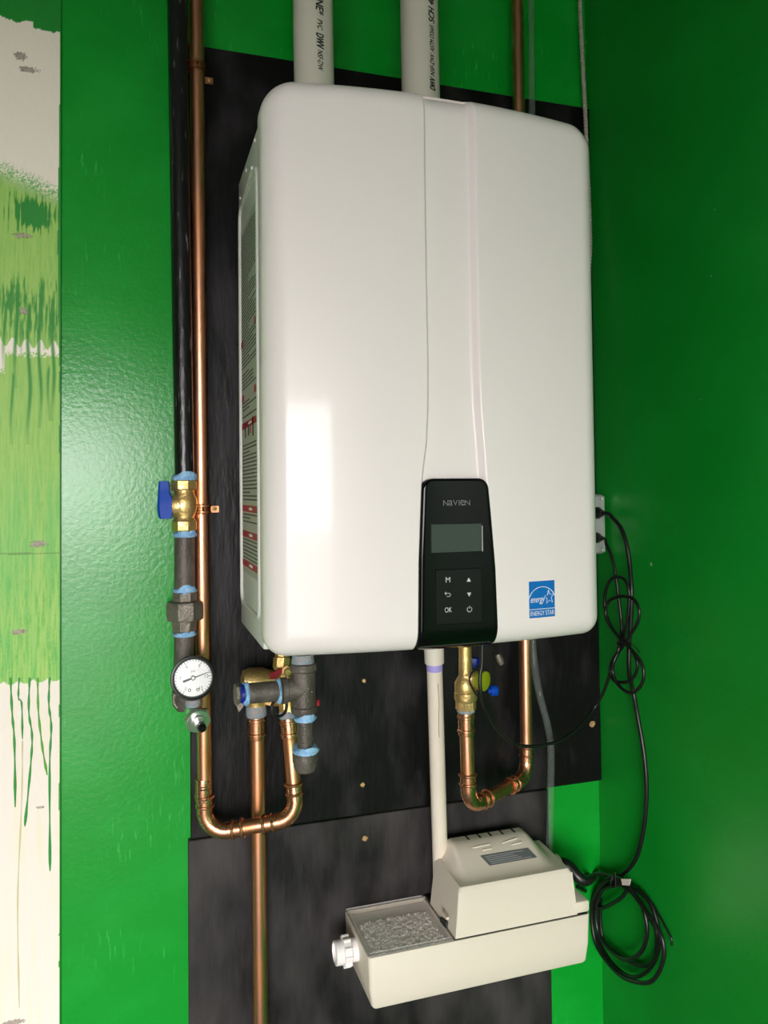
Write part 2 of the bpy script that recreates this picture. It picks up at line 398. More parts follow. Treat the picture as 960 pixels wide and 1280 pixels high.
def chan(x, z):
    a, b = interp(TL, z), interp(TR, z)
    return .0095*min(sst(a-.0005, a+.0045, x), 1-sst(b-.011, b-.001, x))
def ysurf(x, z): return yf(x)+roll(x, z)+chan(x, z)*(1 if roll(x, z) < .02 else .3)
heater = thing('water_heater', 'white wall mounted tankless water heater with black control panel', 'water heater', (.38, YW, ZB))
def cover():
    zs = [ZB+(ZT-ZB)*t for t in np.concatenate([(1-np.cos(np.linspace(0, pi/2, 16)))*.045, np.linspace(.05, .95, 110), 1-((1-np.cos(np.linspace(0, pi/2, 16)))*.045)[::-1]])]
    s1 = (1-np.cos(np.linspace(0, pi/2, 18)))*.075
    bm = B(); rows = []
    for z in zs:
        RC = rcz(z); e = max(0, RC-min(z-ZB, ZT-z)); ins = RC - sqrt(max(0, RC*RC-e*e)) if e > 0 else 0
        xl, xr = XL+ins, XR_-ins
        a, b = interp(TL, z), interp(TR, z)
        xs = list(xl+s1*(xr-xl)); xe = list(xr-s1[::-1]*(xr-xl))
        xs += list(np.linspace(xs[-1], a-.003, 16)[1:]) + list(np.linspace(a-.003, a+.007, 12)[1:]) + list(np.linspace(a+.007, b-.014, 14)[1:]) + list(np.linspace(b-.014, b+.002, 16)[1:]) + list(np.linspace(b+.002, xe[0], 16)[1:]) + xe[1:]
        rows.append([bm.verts.new((x, ysurf(x, z), z)) for x in xs])
    nc = len(rows[0])
    for i in range(len(rows)-1):
        for k in range(nc-1): bm.faces.new((rows[i][k], rows[i][k+1], rows[i+1][k+1], rows[i+1][k]))
    per = [rows[0][k] for k in range(nc)] + [r[-1] for r in rows[1:]] + [rows[-1][k] for k in range(nc-2, -1, -1)] + [r[0] for r in rows[-2:0:-1]]
    bk = [bm.verts.new((v.co.x, .972, v.co.z)) for v in per]; n = len(per)
    for i in range(n): bm.faces.new((per[i], bk[i], bk[(i+1) % n], per[(i+1) % n]))
    bm.faces.new(bk)
    bmesh.ops.remove_doubles(bm, verts=bm.verts, dist=1e-6)
    return mk('front_cover', bm, m_white, heater, angle=60)
cov = cover()
body = mk('body_case', box(B(), (.150, .9725, 1.303), (.607, 1.188, 1.976), .003, 2), m_side, heater)
XS = .150
# embossed loop pressed in the side of the case
def rloop(y0, y1, z0, z1, r, rr):
    pts = []
    for cy, cz, a0 in ((y1-r, z1-r, 0), (y0+r, z1-r, 90), (y0+r, z0+r, 180), (y1-r, z0+r, 270)):
        for k in range(6):
            a = radians(a0+k*18); pts.append(V((XS, cy+r*cos(a), cz+r*sin(a))))
    pts.append(pts[0]); return pts
mk('embossed_rim', sweep(B(), rloop(.992, 1.168, 1.338, 1.925, .02, 0), .0036, 8, False), m_side, body)
mk('embossed_rim', sweep(B(), [W(316, 210, X=XS), W(304, 255, X=XS)], .0028, 8), m_side, body)
for u, v in ((319, 175), (308, 213), (300.5, 248), (323, 748)):
    mk('rivet', lathe(B(), W(u, v, X=XS), (-1, 0, 0), [(0, .0028), (.0008, .0026), (.0014, .0012)], 10), m_fit, body)
ly0, ly1 = 1.002, 1.158
lab = mk('warning_label', box(B(), (XS-.0006, ly0, 1.385), (XS, ly1, 1.885)), m_lab, heater, smooth=False)
red = []
for u, v in ((326.5, 478), (326, 520), (327, 638), (327, 674), (327.5, 716)):
    red.append(W(u, v, X=XS).z)
def lq(bm, ya, yb, za, zb): box(bm, (XS-.0009, ya, za), (XS-.0006, yb, zb))
for i, z in enumerate(red):
    if i == 0:
        for ya, yb in ((ly0+.002, ly0+.03), (ly1-.025, ly1-.004)):
            bm = B(); lq(bm, ya, yb, z-.006, z+.004); mk('red_bar', bm, m_red, lab, False)
    else:
        bm = B(); lq(bm, ly0+.001, ly1-.001, z-.0045, z+.0045); mk('red_bar', bm, m_red, lab, False)
        bm = B(); box(bm, (XS-.0011, ly0+.055, z-.0018), (XS-.0009, ly0+.085, z+.0018)); mk('bar_lettering', bm, m_wprint, lab, False)
for ya, z in ((ly0+.002, W(316, 404, X=XS).z), (ly1-.02, W(304, 430, X=XS).z)):
    bm = B(); lq(bm, ya, ya+.024, z-.006, z+.004); mk('red_bar', bm, m_red, lab, False)
bm = B(); z = 1.875
while z > 1.39:
    near = min(abs(z-r) for r in red)
    pict = 1.575 < z < 1.607
    if near > .008 and not pict and random.random() > .06:
        y = ly1-.008; end = ly0+.008+random.choice((0, 0, 0, .03, .07))
        while y > end:
            l = random.uniform(.006, .026); lq(bm, max(y-l, end), y, z-.0009, z+.0009); y -= l+.0035
    z -= .0052
mk('label_lettering', bm, m_ink, lab, False, kind='stuff')
for y, h, mm in ((1.12, .022, m_ink), (1.09, .020, m_ink), (1.07, .016, m_red), (1.045, .026, m_ink)):
    bm = B(); lq(bm, y-.005, y+.005, 1.590-h/2, 1.590+h/2); mk('pictogram', bm, mm, lab, False)
# black control panel
def ctrl():
    zt = W(566, 598, Y=.9).z; zb = ZB-.0005; bm = B(); rows = []; rc = .013
    zs = list(np.linspace(zb, ZB+.03, 20)) + list(np.linspace(ZB+.03, zt-rc, 26)[1:]) + [zt-rc+rc*sin(t) for t in np.linspace(0, pi/2, 9)[1:]]
    for z in zs:
        a, b = interp(TL, z)+.0012, interp(TR, z)-.0012
        if z > zt-rc: k = rc-sqrt(max(0, rc*rc-(z-zt+rc)**2)); a += k; b -= k
        zz_ = max(z, ZB+.0003)
        row = []
        for s in np.concatenate([[0, .01, .025], np.linspace(.06, .94, 14), [.975, .99, 1]]):
            x = a+(b-a)*s; e = min(s, 1-s)*(b-a); ez = zt-z
            row.append(bm.verts.new((x, yf(x)+roll(x, zz_)*.96-.0022+.0022*max(0, 1-e/.0025)**2+.0022*max(0, 1-ez/.002)**2, z)))
        rows.append(row)
    nc = len(rows[0])
    for i in range(len(rows)-1):
        for k in range(nc-1): bm.faces.new((rows[i][k], rows[i][k+1], rows[i+1][k+1], rows[i+1][k]))
    per = rows[0] + [r[-1] for r in rows[1:]] + rows[-1][-2::-1] + [r[0] for r in rows[-2:0:-1]]
    bk = [bm.verts.new((v.co.x, v.co.y+.009, v.co.z)) for v in per]; n = len(per)
    for i in range(n): bm.faces.new((per[i], bk[i], bk[(i+1) % n], per[(i+1) % n]))
    return mk('control_panel', bm, m_blackg, heater, angle=60)
cp = ctrl()
YP = .8970
def face_map(u, v, yy=None, X_=None):
    c = W(u, v, Y=YP)
    return lambda x, z: V((c.x+x, (yf(c.x+x)-.0030 if yy is None else yy(c.x+x)), c.z+z))
def pbox(name, u0, v0, u1, v1, y, m, th=.001, bev=.0006):
    a = W(u0, v0, Y=YP); b = W(u1, v1, Y=YP)
    return mk(name, box(B(), (a.x, y, a.z), (b.x, y+th+.001, b.z), bev, 1), m, cp)
pbox('display', 539, 655.5, 602.5, 689, YP-.0005, m_lcd, .0015)
pbox('display_edge', 602.2, 657, 603.4, 689, YP-.0007, m_icon, .0015, 0)
pbox('keypad', 544, 712.5, 602.5, 777.5, YP-.0004, m_blackk, .0015)
def txt_at(name, s, u, v, size, m, shear=0, fit=None, y=None, par=None):
    c = W(u, v, Y=YP); y = YP-.0012 if y is None else y
    return text(name, s, size, lambda a, b: V((c.x+a, y, c.z+b)), m, par or cp, shear, fit)
def logo():
    x = -.0165
    for ch, wd, sc in (('N', .0068, 1), ('a', .0056, 1.32), ('V', .0066, 1), ('I', .0030, 1), ('e', .0062, 1.32), ('N', .0068, 1)):
        c = W(569, 628.5, Y=YP); me = text_mesh(ch, 1)
        xs = [v.co.x for v in me.vertices]; ys = [v.co.y for v in me.vertices]
        kx = (wd if ch != 'I' else .0012)/(max(xs)-min(xs)); ky = .0068/(max(ys)-min(ys))
        for v in me.vertices:
            v.co = V((c.x+x+(v.co.x-min(xs))*kx+(.0007 if ch == 'I' else 0), YP-.0006, c.z-.0034+(v.co.y-min(ys))*ky))
        x += wd + .0004 if ch != 'I' else .0028
        mk('logo_letter', me, m_logo, cp)
logo()
txt_at('key_letter', 'M', 559.5, 725, .0095, m_icon)
txt_at('key_letter', 'OK', 560, 762.5, .0092, m_icon, fit=.0095)
def flat(name, pts, m, par, u, v, y=YP-.0012, thick=.0004):
    c = W(u, v, Y=YP); return mk(name, poly(B(), [(c.x+a, y, c.z+b) for a, b in pts], (0, thick, 0)), m, par, False)
flat('arrow_icon', [(-.0028, -.0024), (.0028, -.0024), (0, .0026)], m_icon, cp, 585.5, 724.5)
flat('arrow_icon', [(-.0028, .0024), (.0028, .0024), (0, -.0026)], m_icon, cp, 586, 743)
def stroke(name, pts, r, m, par, u, v, y=YP-.001, n=4):
    c = W(u, v, Y=YP); return mk(name, sweep(B(), [(c.x+a, y, c.z+b) for a, b in pts], r, 6), m, par)
stroke('power_icon', [(.0032*sin(a), .0032*cos(a)) for a in np.linspace(.6, 2*pi-.6, 18)], .0004, m_icon, cp, 586.5, 761.5)
stroke('power_icon', [(0, .0012), (0, .0044)], .0004, m_icon, cp, 586.5, 761.5)
stroke('back_icon', [(-.004, .0015), (.0015, .0015)] + [(.0015+.002*sin(a), -.0005+.002*cos(a)) for a in np.linspace(.2, pi, 8)] + [(-.0015, -.0025)], .0004, m_icon, cp, 559.5, 743)
stroke('back_icon', [(-.0022, .0033), (-.0042, .0015), (-.0022, -.0003)], .0004, m_icon, cp, 559.5, 743)
# blue efficiency sticker
SA, SB = W(660, 727.5, Y=.907), W(695, 770.5, Y=.907)
sx0, sx1, sz1, sz0 = SA.x, SB.x, SA.z+.0005, SB.z
sw, sh = sx1-sx0, sz1-sz0
def ys_(x, o): return yf(x)-o
bm = B(); cols = [[bm.verts.new((x, ys_(x, .0006), z)) for z in (sz0, sz1)] for x in np.linspace(sx0, sx1, 8)]
for i in range(7): bm.faces.new((cols[i][0], cols[i+1][0], cols[i+1][1], cols[i][1]))
stk = mk('blue_sticker', bm, m_blue, heater)
def smap(cx, cz): return lambda x, z: V((sx0+sw*cx+x, ys_(sx0+sw*cx+x, .0010), sz0+sh*cz+z))
def sline(name, pts, r):
    return mk(name, sweep(B(), [(sx0+sw*a, ys_(sx0+sw*a, .0009), sz0+sh*b) for a, b in pts], r, 6), m_wprint, stk)
sline('sticker_line', [(0, .235), (.5, .235), (1, .235)], .0005)
sline('sticker_arc', [(.5-.52*cos(t), .44+.40*sin(t)) for t in np.linspace(.25, pi-.35, 20)], .0005)
st = []
for k in range(11):
    a = pi/2+k*pi/5+.12; r = .20 if k % 2 == 0 else .085; st.append((.77+r*cos(a), .54+r*sin(a)*sw/sh*1.15))
sline('sticker_star', st, .00042)
text('sticker_script', 'energy', .0125, smap(.33, .50), m_wprint, stk, .35, sw*.55)
text('sticker_lettering', 'ENERGY STAR', .0085, smap(.5, .115), m_wprint, stk, 0, sw*.92)
# bottom connections
mk('bottom_plate', box(B(), (.18, .985, 1.2995), (.58, 1.18, 1.3035), .002, 1), m_side, heater)

# ------------------------------------------------------------------ vent pipes and print
for u, lbl, words_, up_, uo in ((393, 'left white plastic vent pipe rising from the heater top', (('INE*', -4, 18, .0165, True), ('PVC', 24, 37, .0115, False), ('DWV', 41, 60, .0165, True), ('NSF-DW', 62.5, 88, .0115, False)), False, 399.5), (526, 'right white plastic vent pipe rising from the heater top', (('SCH 40', -3, 29, .0155, True), ('ASTM D2665', 32, 65, .0115, False), ('NSF-DW', 67, 95, .0115, False), ('DWV', 97, 113, .0150, True)), True, 540)):
    a = W(u, 60, Y=1.127); x = a.x; r = .0302; vp = V((x, 1.127, 0))
    o = thing('vent_pipe', lbl, 'pipe', (x, 1.127, 1.968), 'vent pipes')
    mk('tube', cyl(B(), (x, 1.127, 1.968), (x-.004, 1.127, CEIL-.001), r, 40), m_pvc, o)
    bm = B(); lathe(bm, (x, 1.127, 1.968), (0, 0, 1), [(0, .036), (.025, .036), (.027, .031)], 36); mk('collar', bm, m_pvc, o)
    po = W(uo, 60, Y=1.127-r*.8)
    ang0 = asin(max(-.95, min(.95, (po.x-x)/r))); yt_ = 1.127-r*cos(ang0)
    for word, va, vb, sz, heavy in words_:
        za, zb_w = W(uo, va, Y=yt_).z, W(uo, vb, Y=yt_).z; zc = (za+zb_w)/2
        def vm(tx, ty, zc=zc):
            th = ang0 + (ty if not up_ else -ty)/r; z = zc - tx if not up_ else zc + tx
            xx = x-.004*(z-1.968)/(CEIL-1.968)
            return V((xx+(r+.0005)*sin(th), 1.127-(r+.0005)*cos(th), z))
        text('pipe_print', word, sz, vm, m_ink, o, .25, abs(za-zb_w))
        for k in range(2 if heavy else 1):      # bold print
            text('pipe_print', word, sz, lambda a, b: vm(a+.0006*(k+1), b+.0004*(1-2*k)), m_ink, o, .25, abs(za-zb_w))

# ------------------------------------------------------------------ copper work
def sleeve(name, p, d, L, r, m, par, beads=True):
    d = V(d).normalized(); q = V(p)-d*L/2
    pr = [(0, r), (0, r*1.10), (L*.06, r*1.13)]
    if beads: pr += [(L*.14, r*1.13), (L*.17, r*1.27), (L*.25, r*1.27), (L*.28, r*1.13), (L*.72, r*1.13), (L*.75, r*1.27), (L*.83, r*1.27), (L*.86, r*1.13)]
    pr += [(L*.94, r*1.13), (L, r*1.10), (L, r)]
    return mk(name, lathe(B(), q, d, pr, 24, True), m, par, angle=50)
def ring(p, d, r, par, name='press_ring', m=None):
    return mk(name, torus(B(), p, d, r*1.06, r*.2, 24, 8), m or m_copf, par)
def plumb(par, pts, r, fil=.030):
    pts = [V(p) for p in pts]; cur = pts[0]
    for i in range(1, len(pts)-1):
        p = pts[i]; a = (pts[i-1]-p).normalized(); b = (pts[i+1]-p).normalized()
        ang = a.angle(b); t = fil/tan(ang/2); s, e = p+a*t, p+b*t
        c = p + (a+b).normalized()*(fil/sin(ang/2))
        arc = []
        for k in range(11):
            q = (s-c)*(1-k/10)+(e-c)*(k/10)
            arc.append(c+q.normalized()*fil)
        ext = .022
        path = [s+a*ext] + arc + [e+b*ext]
        mk('elbow', sweep(B(), path, r*1.1, 20), m_copf, par)
        for q, dd in ((s+a*ext, a), (e+b*ext, b)):
            ring(q, dd, r*1.08, par); ring(q-dd*.014, dd, r*1.04, par)
        mk('pipe_length', cyl(B(), cur, s+a*ext, r, 24), m_cop, par); cur = e+b*ext
    mk('pipe_length', cyl(B(), cur, pts[-1], r, 24), m_cop, par)
# left loop
yl = 1.205
pl_top = W(243.6, -40, Y=yl); pl_b = W(256.5, 1043, Y=yl)
pl_top = V((pl_top.x+(pl_b.x-pl_top.x)*0, yl, CEIL-.001))
yr_ = 1.165
zb_ = pl_b.z
corner = W(371, 1023, Y=1.165)
topR = W(361, 905, Y=1.18)
lc = thing('copper_pipe', 'long copper pipe with a U loop at its foot beside the black gas pipe', 'pipe', (pl_b.x, YB, zb_), 'copper pipes')
plumb(lc, [pl_top, pl_b, corner, topR], .0111)
dL = (pl_top-pl_b).normalized()
sleeve('coupling', W(254.5, 987, Y=yl), dL, .034, .0108, m_copf, lc, False)
c0 = W(254.5, 988, Y=yl-.0126)
mk('pipe_print', sweep(B(), [c0+V((-.005, 0, 0)), c0+V((.005, 0, 0))], .0008, 6), m_ink, lc)
mk('pipe_print', sweep(B(), [c0+V((-.005, 0, .004)), c0+V((.005, 0, .004))], .0006, 6), m_ink, lc)
du = (topR-corner).normalized()
sleeve('threaded_adapter', topR-du*.006, du, .03, .0112, m_copf, lc, True)
mk('sealant', lathe(B(), topR+du*.008, du, [(0, .0115), (.002, .014), (.008, .0145), (.012, .013), (.012, .011)], 20), m_tapeg, lc)
# centre pipe
cy_ = 1.2245
ca = W(321.5, 905, Y=cy_); cb = W(326, 1300, Y=cy_)
cc_ = thing('copper_pipe', 'straight copper pipe running down below the grey iron nipple', 'pipe', (cb.x, YB, 0), 'copper pipes')
dC = (ca-cb).normalized()
foot = cb - dC*((cb.z-.0)/dC.z)
mk('pipe_length', cyl(B(), foot, ca, .0121, 28), m_cop, cc_)
sleeve('threaded_adapter', W(321, 908, Y=cy_), dC, .038, .0125, m_copf, cc_, True)
mk('sealant', lathe(B(), W(320.5, 896, Y=cy_), dC, [(0, .014), (.003, .0165), (.012, .0165), (.020, .0155), (.026, .0160), (.028, .012)], 24), m_tapeg, cc_)
# right loop
yrr = 1.206
ra_ = W(582.5, 896, Y=1.12); rb_ = W(586, 1010, Y=1.12); zb2 = rb_.z
rt_ = W(658, 940, Y=yrr)
tg = W(661, 972, Z=zb2); tg = V((rt_.x, yrr, zb2))
rc_ = thing('copper_pipe', 'copper pipe passing behind the heater to a U loop beside the clear tube', 'pipe', (tg.x, YB, zb2), 'copper pipes')
rtop = W(647, -20, Y=yrr); rtop.z = CEIL-.001
plumb(rc_, [ra_, V((rb_.x, 1.12, zb2)), tg, rtop], .0108)
sleeve('threaded_adapter', ra_+V((0, 0, -.010)), (0, 0, 1), .036, .0110, m_copf, rc_, True)
mk('sealant', lathe(B(), ra_+V((0, 0, .006)), (0, 0, 1), [(0, .0115), (.002, .0142), (.010, .0148), (.014, .013), (.014, .011)], 20), m_tapeg, rc_)
# straps
def strap(u, v, ru, lbl):
    p = W(u, v, Y=yl); x, z = p.x, p.z; r = .0113
    o = thing('pipe_strap', lbl, 'strap', (x, YB, z), 'copper straps')
    bm = B(); pa = []
    arc = [V((x+(r+.001)*cos(a), yl-(r+.001)*sin(a), z)) for a in np.linspace(-.6, pi+.6, 22)]
    for q in arc: pa.append([bm.verts.new(q+V((0, 0, dz))) for dz in (-.008, .008)])
    for i in range(21): bm.faces.new((pa[i][0], pa[i+1][0], pa[i+1][1], pa[i][1]))
    bmesh.ops.solidify(bm, geom=bm.faces[:], thickness=.0012)
    mk('band', bm, m_copd, o)
    for dz in (-.0045, .0045):
        mk('band_rib', sweep(B(), [q+V((0, -.0012*sin(a), dz)) for q, a in zip(arc, np.linspace(-.6, pi+.6, 22))], .0014, 6), m_copd, o)
    e = mk('ear', box(B(), (x+r-.001, YB-.002, z-.007), (x+r+.017, YB, z+.004), .0006, 1), m_copd, o)
    mk('band', box(B(), (x+r-.002, yl+.004, z-.007), (x+r, YB, z+.007)), m_copd, o, False)
    mk('band', box(B(), (x-r-.007, YB-.002, z-.007), (x-r+.001, YB, z+.007)), m_copd, o, False)
    mk('screw', lathe(B(), (x+r+.010, YB-.002, z-.001), (0, -1, 0), [(0, .0035), (.001, .0032), (.0014, .0015), (.0006, .0004)], 14), m_brass, o)
strap(245.5, 84, 0, 'upper copper strap holding the long copper pipe near the top')
strap(253, 636, 0, 'lower copper strap holding the long copper pipe beside the brass valve')

# ------------------------------------------------------------------ gas line
yg = 1.2
def G(v, u=None, Y=yg): return W(231.0 if u is None else u, v, Y=Y)
g0 = W(221.5, 0, Y=yg); g1 = W(231, 594, Y=yg); dG = (g0-g1).normalized()
gtop = g1 + dG*((CEIL-.001-g1.z)/dG.z)
gp = thing('gas_pipe', 'black painted iron gas pipe coming down from the ceiling', 'pipe', (g1.x, YW, g1.z))
mk('pipe_length', cyl(B(), g1, gtop, .0150, 28), m_ironp, gp)
bm = B(); cyl(bm, W(232.5, 205, Y=1.222), W(239.5, 590, Y=1.222), .0065, 14); mk('side_rod', bm, m_ironp, gp)
# irregular sealant collar
def sealant(p, d, r, L, par, m=m_tape, flap=0):
    a, b, ax = frame(d); bm = B(); rings = []; n = 26
    for j, (t, k) in enumerate(((0, 1.0), (.1, 1.12), (.5, 1.18), (.9, 1.10), (1, 1.0))):
        rg = []
        for i in range(n):
            th = 2*pi*i/n; rr = r*k*(1+.05*sin(3*th+j*2)+.04*random.random()); tt = t*L*(1+(.35*sin(2*th+1)+.2*random.random() if t > .6 else 0)) + (flap*max(0, cos(th-2.6))**4 if t > .6 else 0)
            rg.append(bm.verts.new(V(p)+ax*tt+(a*cos(th)+b*sin(th))*rr))
        rings.append(rg)
    for j in range(4):
        for i in range(n): bm.faces.new((rings[j][i], rings[j][(i+1) % n], rings[j+1][(i+1) % n], rings[j+1][i]))
    bm.faces.new(rings[0]); bm.faces.new(rings[-1])
    return mk('sealant', bm, m, par)
vt = W(231, 600, Y=yg); vb = W(231, 664, Y=yg); H = vt.z-vb.z
gv = thing('gas_shutoff_valve', 'brass shutoff valve with blue lever on the black gas pipe', 'valve', (vb.x, YW, vb.z))
R1 = .0172
vbody = mk('valve_body', lathe(B(), vb+V((0, 0, H*.22)), (0, 0, 1), [(0, .0165), (.003, .0150), (H*.08, .0150), (H*.18, .0185), (H*.30, .0195), (H*.42, .0185), (H*.5, .0150), (H*.58, .0150)], 28), m_brass, gv)
mk('hex_end', lathe(B(), vb, (0, 0, 1), [(0, .0175), (.002, .0192), (H*.22-.002, .0192), (H*.22, .0175)], 8, True, .2), m_brass, gv, angle=20)
mk('hex_end', lathe(B(), vb+V((0, 0, H*.80)), (0, 0, 1), [(0, .0175), (.002, .0195), (H*.20-.002, .0195), (H*.20, .0175)], 8, True, .2), m_brass, gv, angle=20)
vc = vb+V((0, 0, H*.5))
stem_ = mk('valve_bonnet', lathe(B(), vc, (-1, 0, -.02), [(0, .0175), (.014, .0175), (.019, .0150), (.020, .010), (.027, .010)], 24), m_brass, gv)
for s, zo, sz in (('HPX', .0, .010), ('GAS', -.027, .009), ('B01', .027, .008)):
    text('cast_lettering', s, sz, lambda a, b, zo=zo: V((vc.x+a-.002, vc.y-.0210-.0002+(a*a)*14+(.0004 if zo else -.0), vc.z+b+zo)), m_brl, gv)
hx = W(209, 630, Y=yg).x
lev = B()
prof = [(-.019, .0066), (-.016, .0085), (-.004, .0100), (.008, .0095), (.020, .0070), (.034, .0065), (.037, .0055)]
# lever seen edge-on: paddle in the plane of depth and height
rows = []
for z, wx in prof:
    dy = .0125 if z < .015 else .0095
    rows.append([lev.verts.new((hx-.0035+sx*wx*1.28 + (-.002 if z > .015 else 0), vc.y+sy*dy, vc.z+z+.000)) for sx, sy in ((-.85, -.7), (-.6, -1), (.85, -1), (1, -.8), (1, .8), (.85, 1), (-.6, 1), (-.85, .7))])
for i in range(len(rows)-1):
    for k in range(8): lev.faces.new((rows[i][k], rows[i][(k+1) % 8], rows[i+1][(k+1) % 8], rows[i+1][k]))
lev.faces.new(rows[0]); lev.faces.new(rows[-1])
mk('lever', lev, m_bluep, gv, angle=35)
sealant(vt+V((0, 0, -.001)), dG, .0158, .010, gv, flap=.012)
# nipple, union, nipple
n0 = W(231, 668, Y=yg); n1 = W(231, 738, Y=yg); n2 = W(231, 752, Y=yg); n3 = W(231, 774, Y=yg); n4 = W(230.5, 790, Y=yg); n5 = W(229.5, 868, Y=yg)
gu = thing('pipe_union', 'grey iron pipe union between the brass valve and the dial gauge', 'pipe fitting', (n3.x, YW, n5.z))
mk('nipple', cyl(B(), n0, n1, .0153, 28), m_iron, gu)
sealant(V((vb.x, vb.y, vb.z-.009)), (0, 0, 1), .0150, .009, gu)
sealant(n1+V((0, 0, -.005)), (0, 0, 1), .0150, .010, gu)
mk('union_end', lathe(B(), n2+V((0, 0, -.001)), (0, 0, 1), [(0, .0190), ((n1-n2).length-.001, .0190), ((n1-n2).length, .0165)], 8, True, .39), m_mall, gu, angle=20)
un = (n2-n3).length
mk('union_nut', lathe(B(), n3, (0, 0, 1), [(-.002, .020), (0, .0275), (un*.15, .0285), (un*.85, .0285), (un, .0270), (un+.002, .020)], 8, True, .39), m_mall, gu, angle=20)
mk('union_end', lathe(B(), n4, (0, 0, 1), [(0, .0165), (.003, .0185), ((n3-n4).length, .0195)], 8, True, .39), m_mall, gu, angle=20)
sealant(n4+V((0, 0, -.006)), (0, 0, 1), .0148, .007, gu)
mk('nipple', cyl(B(), n5, n4, .0148, 28), m_iron, gu)
mk('elbow', lathe(B(), n5+V((0, 0, .006)), (0, 0, -1), [(0, .0152), (.0, .0165), (.008, .0168), (.022, .0155), (.030, .009)], 24), m_iron, gu)
# manifold toward the room that carries the gauge and the bleed plug
bp_ = W(245.5, 897, Y=1.135)
mk('branch', cyl(B(), (bp_.x-.004, yg, n5.z-.012), bp_+V((0, .006, 0)), .0125, 20), m_chr, gu)
hk = [W(219, 868, Y=1.16), W(217.5, 874, Y=1.158), W(218.5, 880, Y=1.155), W(222, 885, Y=1.153)]
mk('sealant_flap', sweep(B(), spline(hk, 5), [.0035-.0001*i for i in range(16)], 8), m_mall, gu)
# bleed plug
bl = thing('bleed_plug', 'zinc hex plug with a black tip under the dial gauge', 'plug', bp_)
dB = V((.16, -1, -.18)).normalized()
mk('hex_nut', lathe(B(), bp_, dB, [(0, .0150), (.003, .0190), (.010, .0195), (.012, .0175)], 6, True, .3), m_chr, bl, angle=25)
mk('washer', lathe(B(), bp_+dB*.012, dB, [(0, .0165), (.0015, .0160), (.0016, .009)], 28), m_chr, bl)
mk('stem', lathe(B(), bp_+dB*.0125, dB, [(0, .0105), (.006, .0095), (.006, .0075), (.016, .0070), (.016, .006)], 20), m_chr, bl)
mk('tip', lathe(B(), bp_+dB*.0285, dB, [(0, .0055), (.001, .0062), (.007, .0058), (.010, .0035)], 20), m_gcase, bl)
# gauge
yg2 = 1.118; gc = W(241.5, 847.5, Y=yg2)
ga = thing('pressure_gauge', 'round white dial pressure gauge with black rim and needle', 'gauge', (gc.x, gc.y, gc.z-.034))
dF = V((-.02, -1, .10)).normalized(); gx = V((1, -.02, 0)).normalized(); gz = gx.cross(dF); gz = -gz if gz.z < 0 else gz
RG = .0300
mk('case', lathe(B(), gc-dF*.024, dF, [(0, .012), (.001, RG*.93), (.003, RG*.96), (.0225, RG*.96), (.0225, RG*.9)], 48), m_chr, ga)
mk('bezel', lathe(B(), gc-dF*.004, dF, [(0, RG*.97), (0, RG*1.03), (.004, RG*1.03), (.0062, RG*1.0), (.0065, RG*.93), (.0045, RG*.84), (.0035, RG*.84)], 48, False), m_gcase, ga)
dial = mk('dial', lathe(B(), gc-dF*.0045, dF, [(0, RG*.9), (.003, RG*.9)], 48), m_gface, ga)
gp0 = gc-dF*.0014
def GP(a, b, o=0): return gp0+gx*a+gz*b+dF*o
A0, A1 = radians(225+10), radians(-45-10)
bm = B(); nt = 31
for i in range(nt):
    a = A0+(A1-A0)*i/(nt-1); L = .0050 if i % 6 == 0 else .003
    d = (cos(a), sin(a)); wv = (-sin(a)*.0004, cos(a)*.0004)
    poly(bm, [GP(d[0]*(.0255-L)-wv[0], d[1]*(.0255-L)-wv[1]), GP(d[0]*.0255-wv[0], d[1]*.0255-wv[1]), GP(d[0]*.0255+wv[0], d[1]*.0255+wv[1]), GP(d[0]*(.0255-L)+wv[0], d[1]*(.0255-L)+wv[1])], dF*.0002)
mk('tick_marks', bm, m_ink, dial, False, kind='stuff')
for i, s in enumerate(('0', '3', '6', '9', '12', '15')):
    a = A0+(A1-A0)*i/5; r = .0178
    text('dial_number', s, .0066, lambda p, q, a=a, r=r: GP(r*cos(a)+p, r*sin(a)+q, .0003), m_ink, dial)
text('dial_lettering', 'psi', .0058, lambda p, q: GP(p, .0095+q, .0003), m_ink, dial)
for sx in (-.005, .0062):
    mk('dial_screw', torus(B(), GP(sx, -.0165, .0003), dF, .0018, .0005, 16, 6), m_ink, dial)
na = radians(17); nd = (cos(na), sin(na)); nn = (-sin(na), cos(na))
def NP(l, w_): return GP(nd[0]*l+nn[0]*w_, nd[1]*l+nn[1]*w_, .0012)
mk('needle', poly(B(), [NP(-.0145, -.0017), NP(-.006, -.0014), NP(0, -.0009), NP(.0250, -.0004), NP(.0250, .0004), NP(0, .0009), NP(-.006, .0014), NP(-.0145, .0017)], dF*.0006), m_ink, ga, False)
mk('needle_hub', lathe(B(), GP(0, 0, .0008), dF, [(0, .0034), (.0015, .0034), (.0018, .0025), (.0012, .0021)], 20), m_ink, ga)
mk('needle_cap', lathe(B(), GP(0, 0, .002), dF, [(0, .0023), (.0008, .0018)], 16), m_gface, ga)
mk('lens', lathe(B(), gc+dF*.0012, dF, [(0, RG*.9), (.0006, RG*.9)], 40), m_glass, ga)
mk('stem', lathe(B(), gc-dF*.012+V((0, 0, -RG*.9)), (0.03, 0, -1), [(0, .0085), (.004, .0085), (.004, .0105), (.010, .0115), (.014, .010)], 16), m_tapeg, ga)

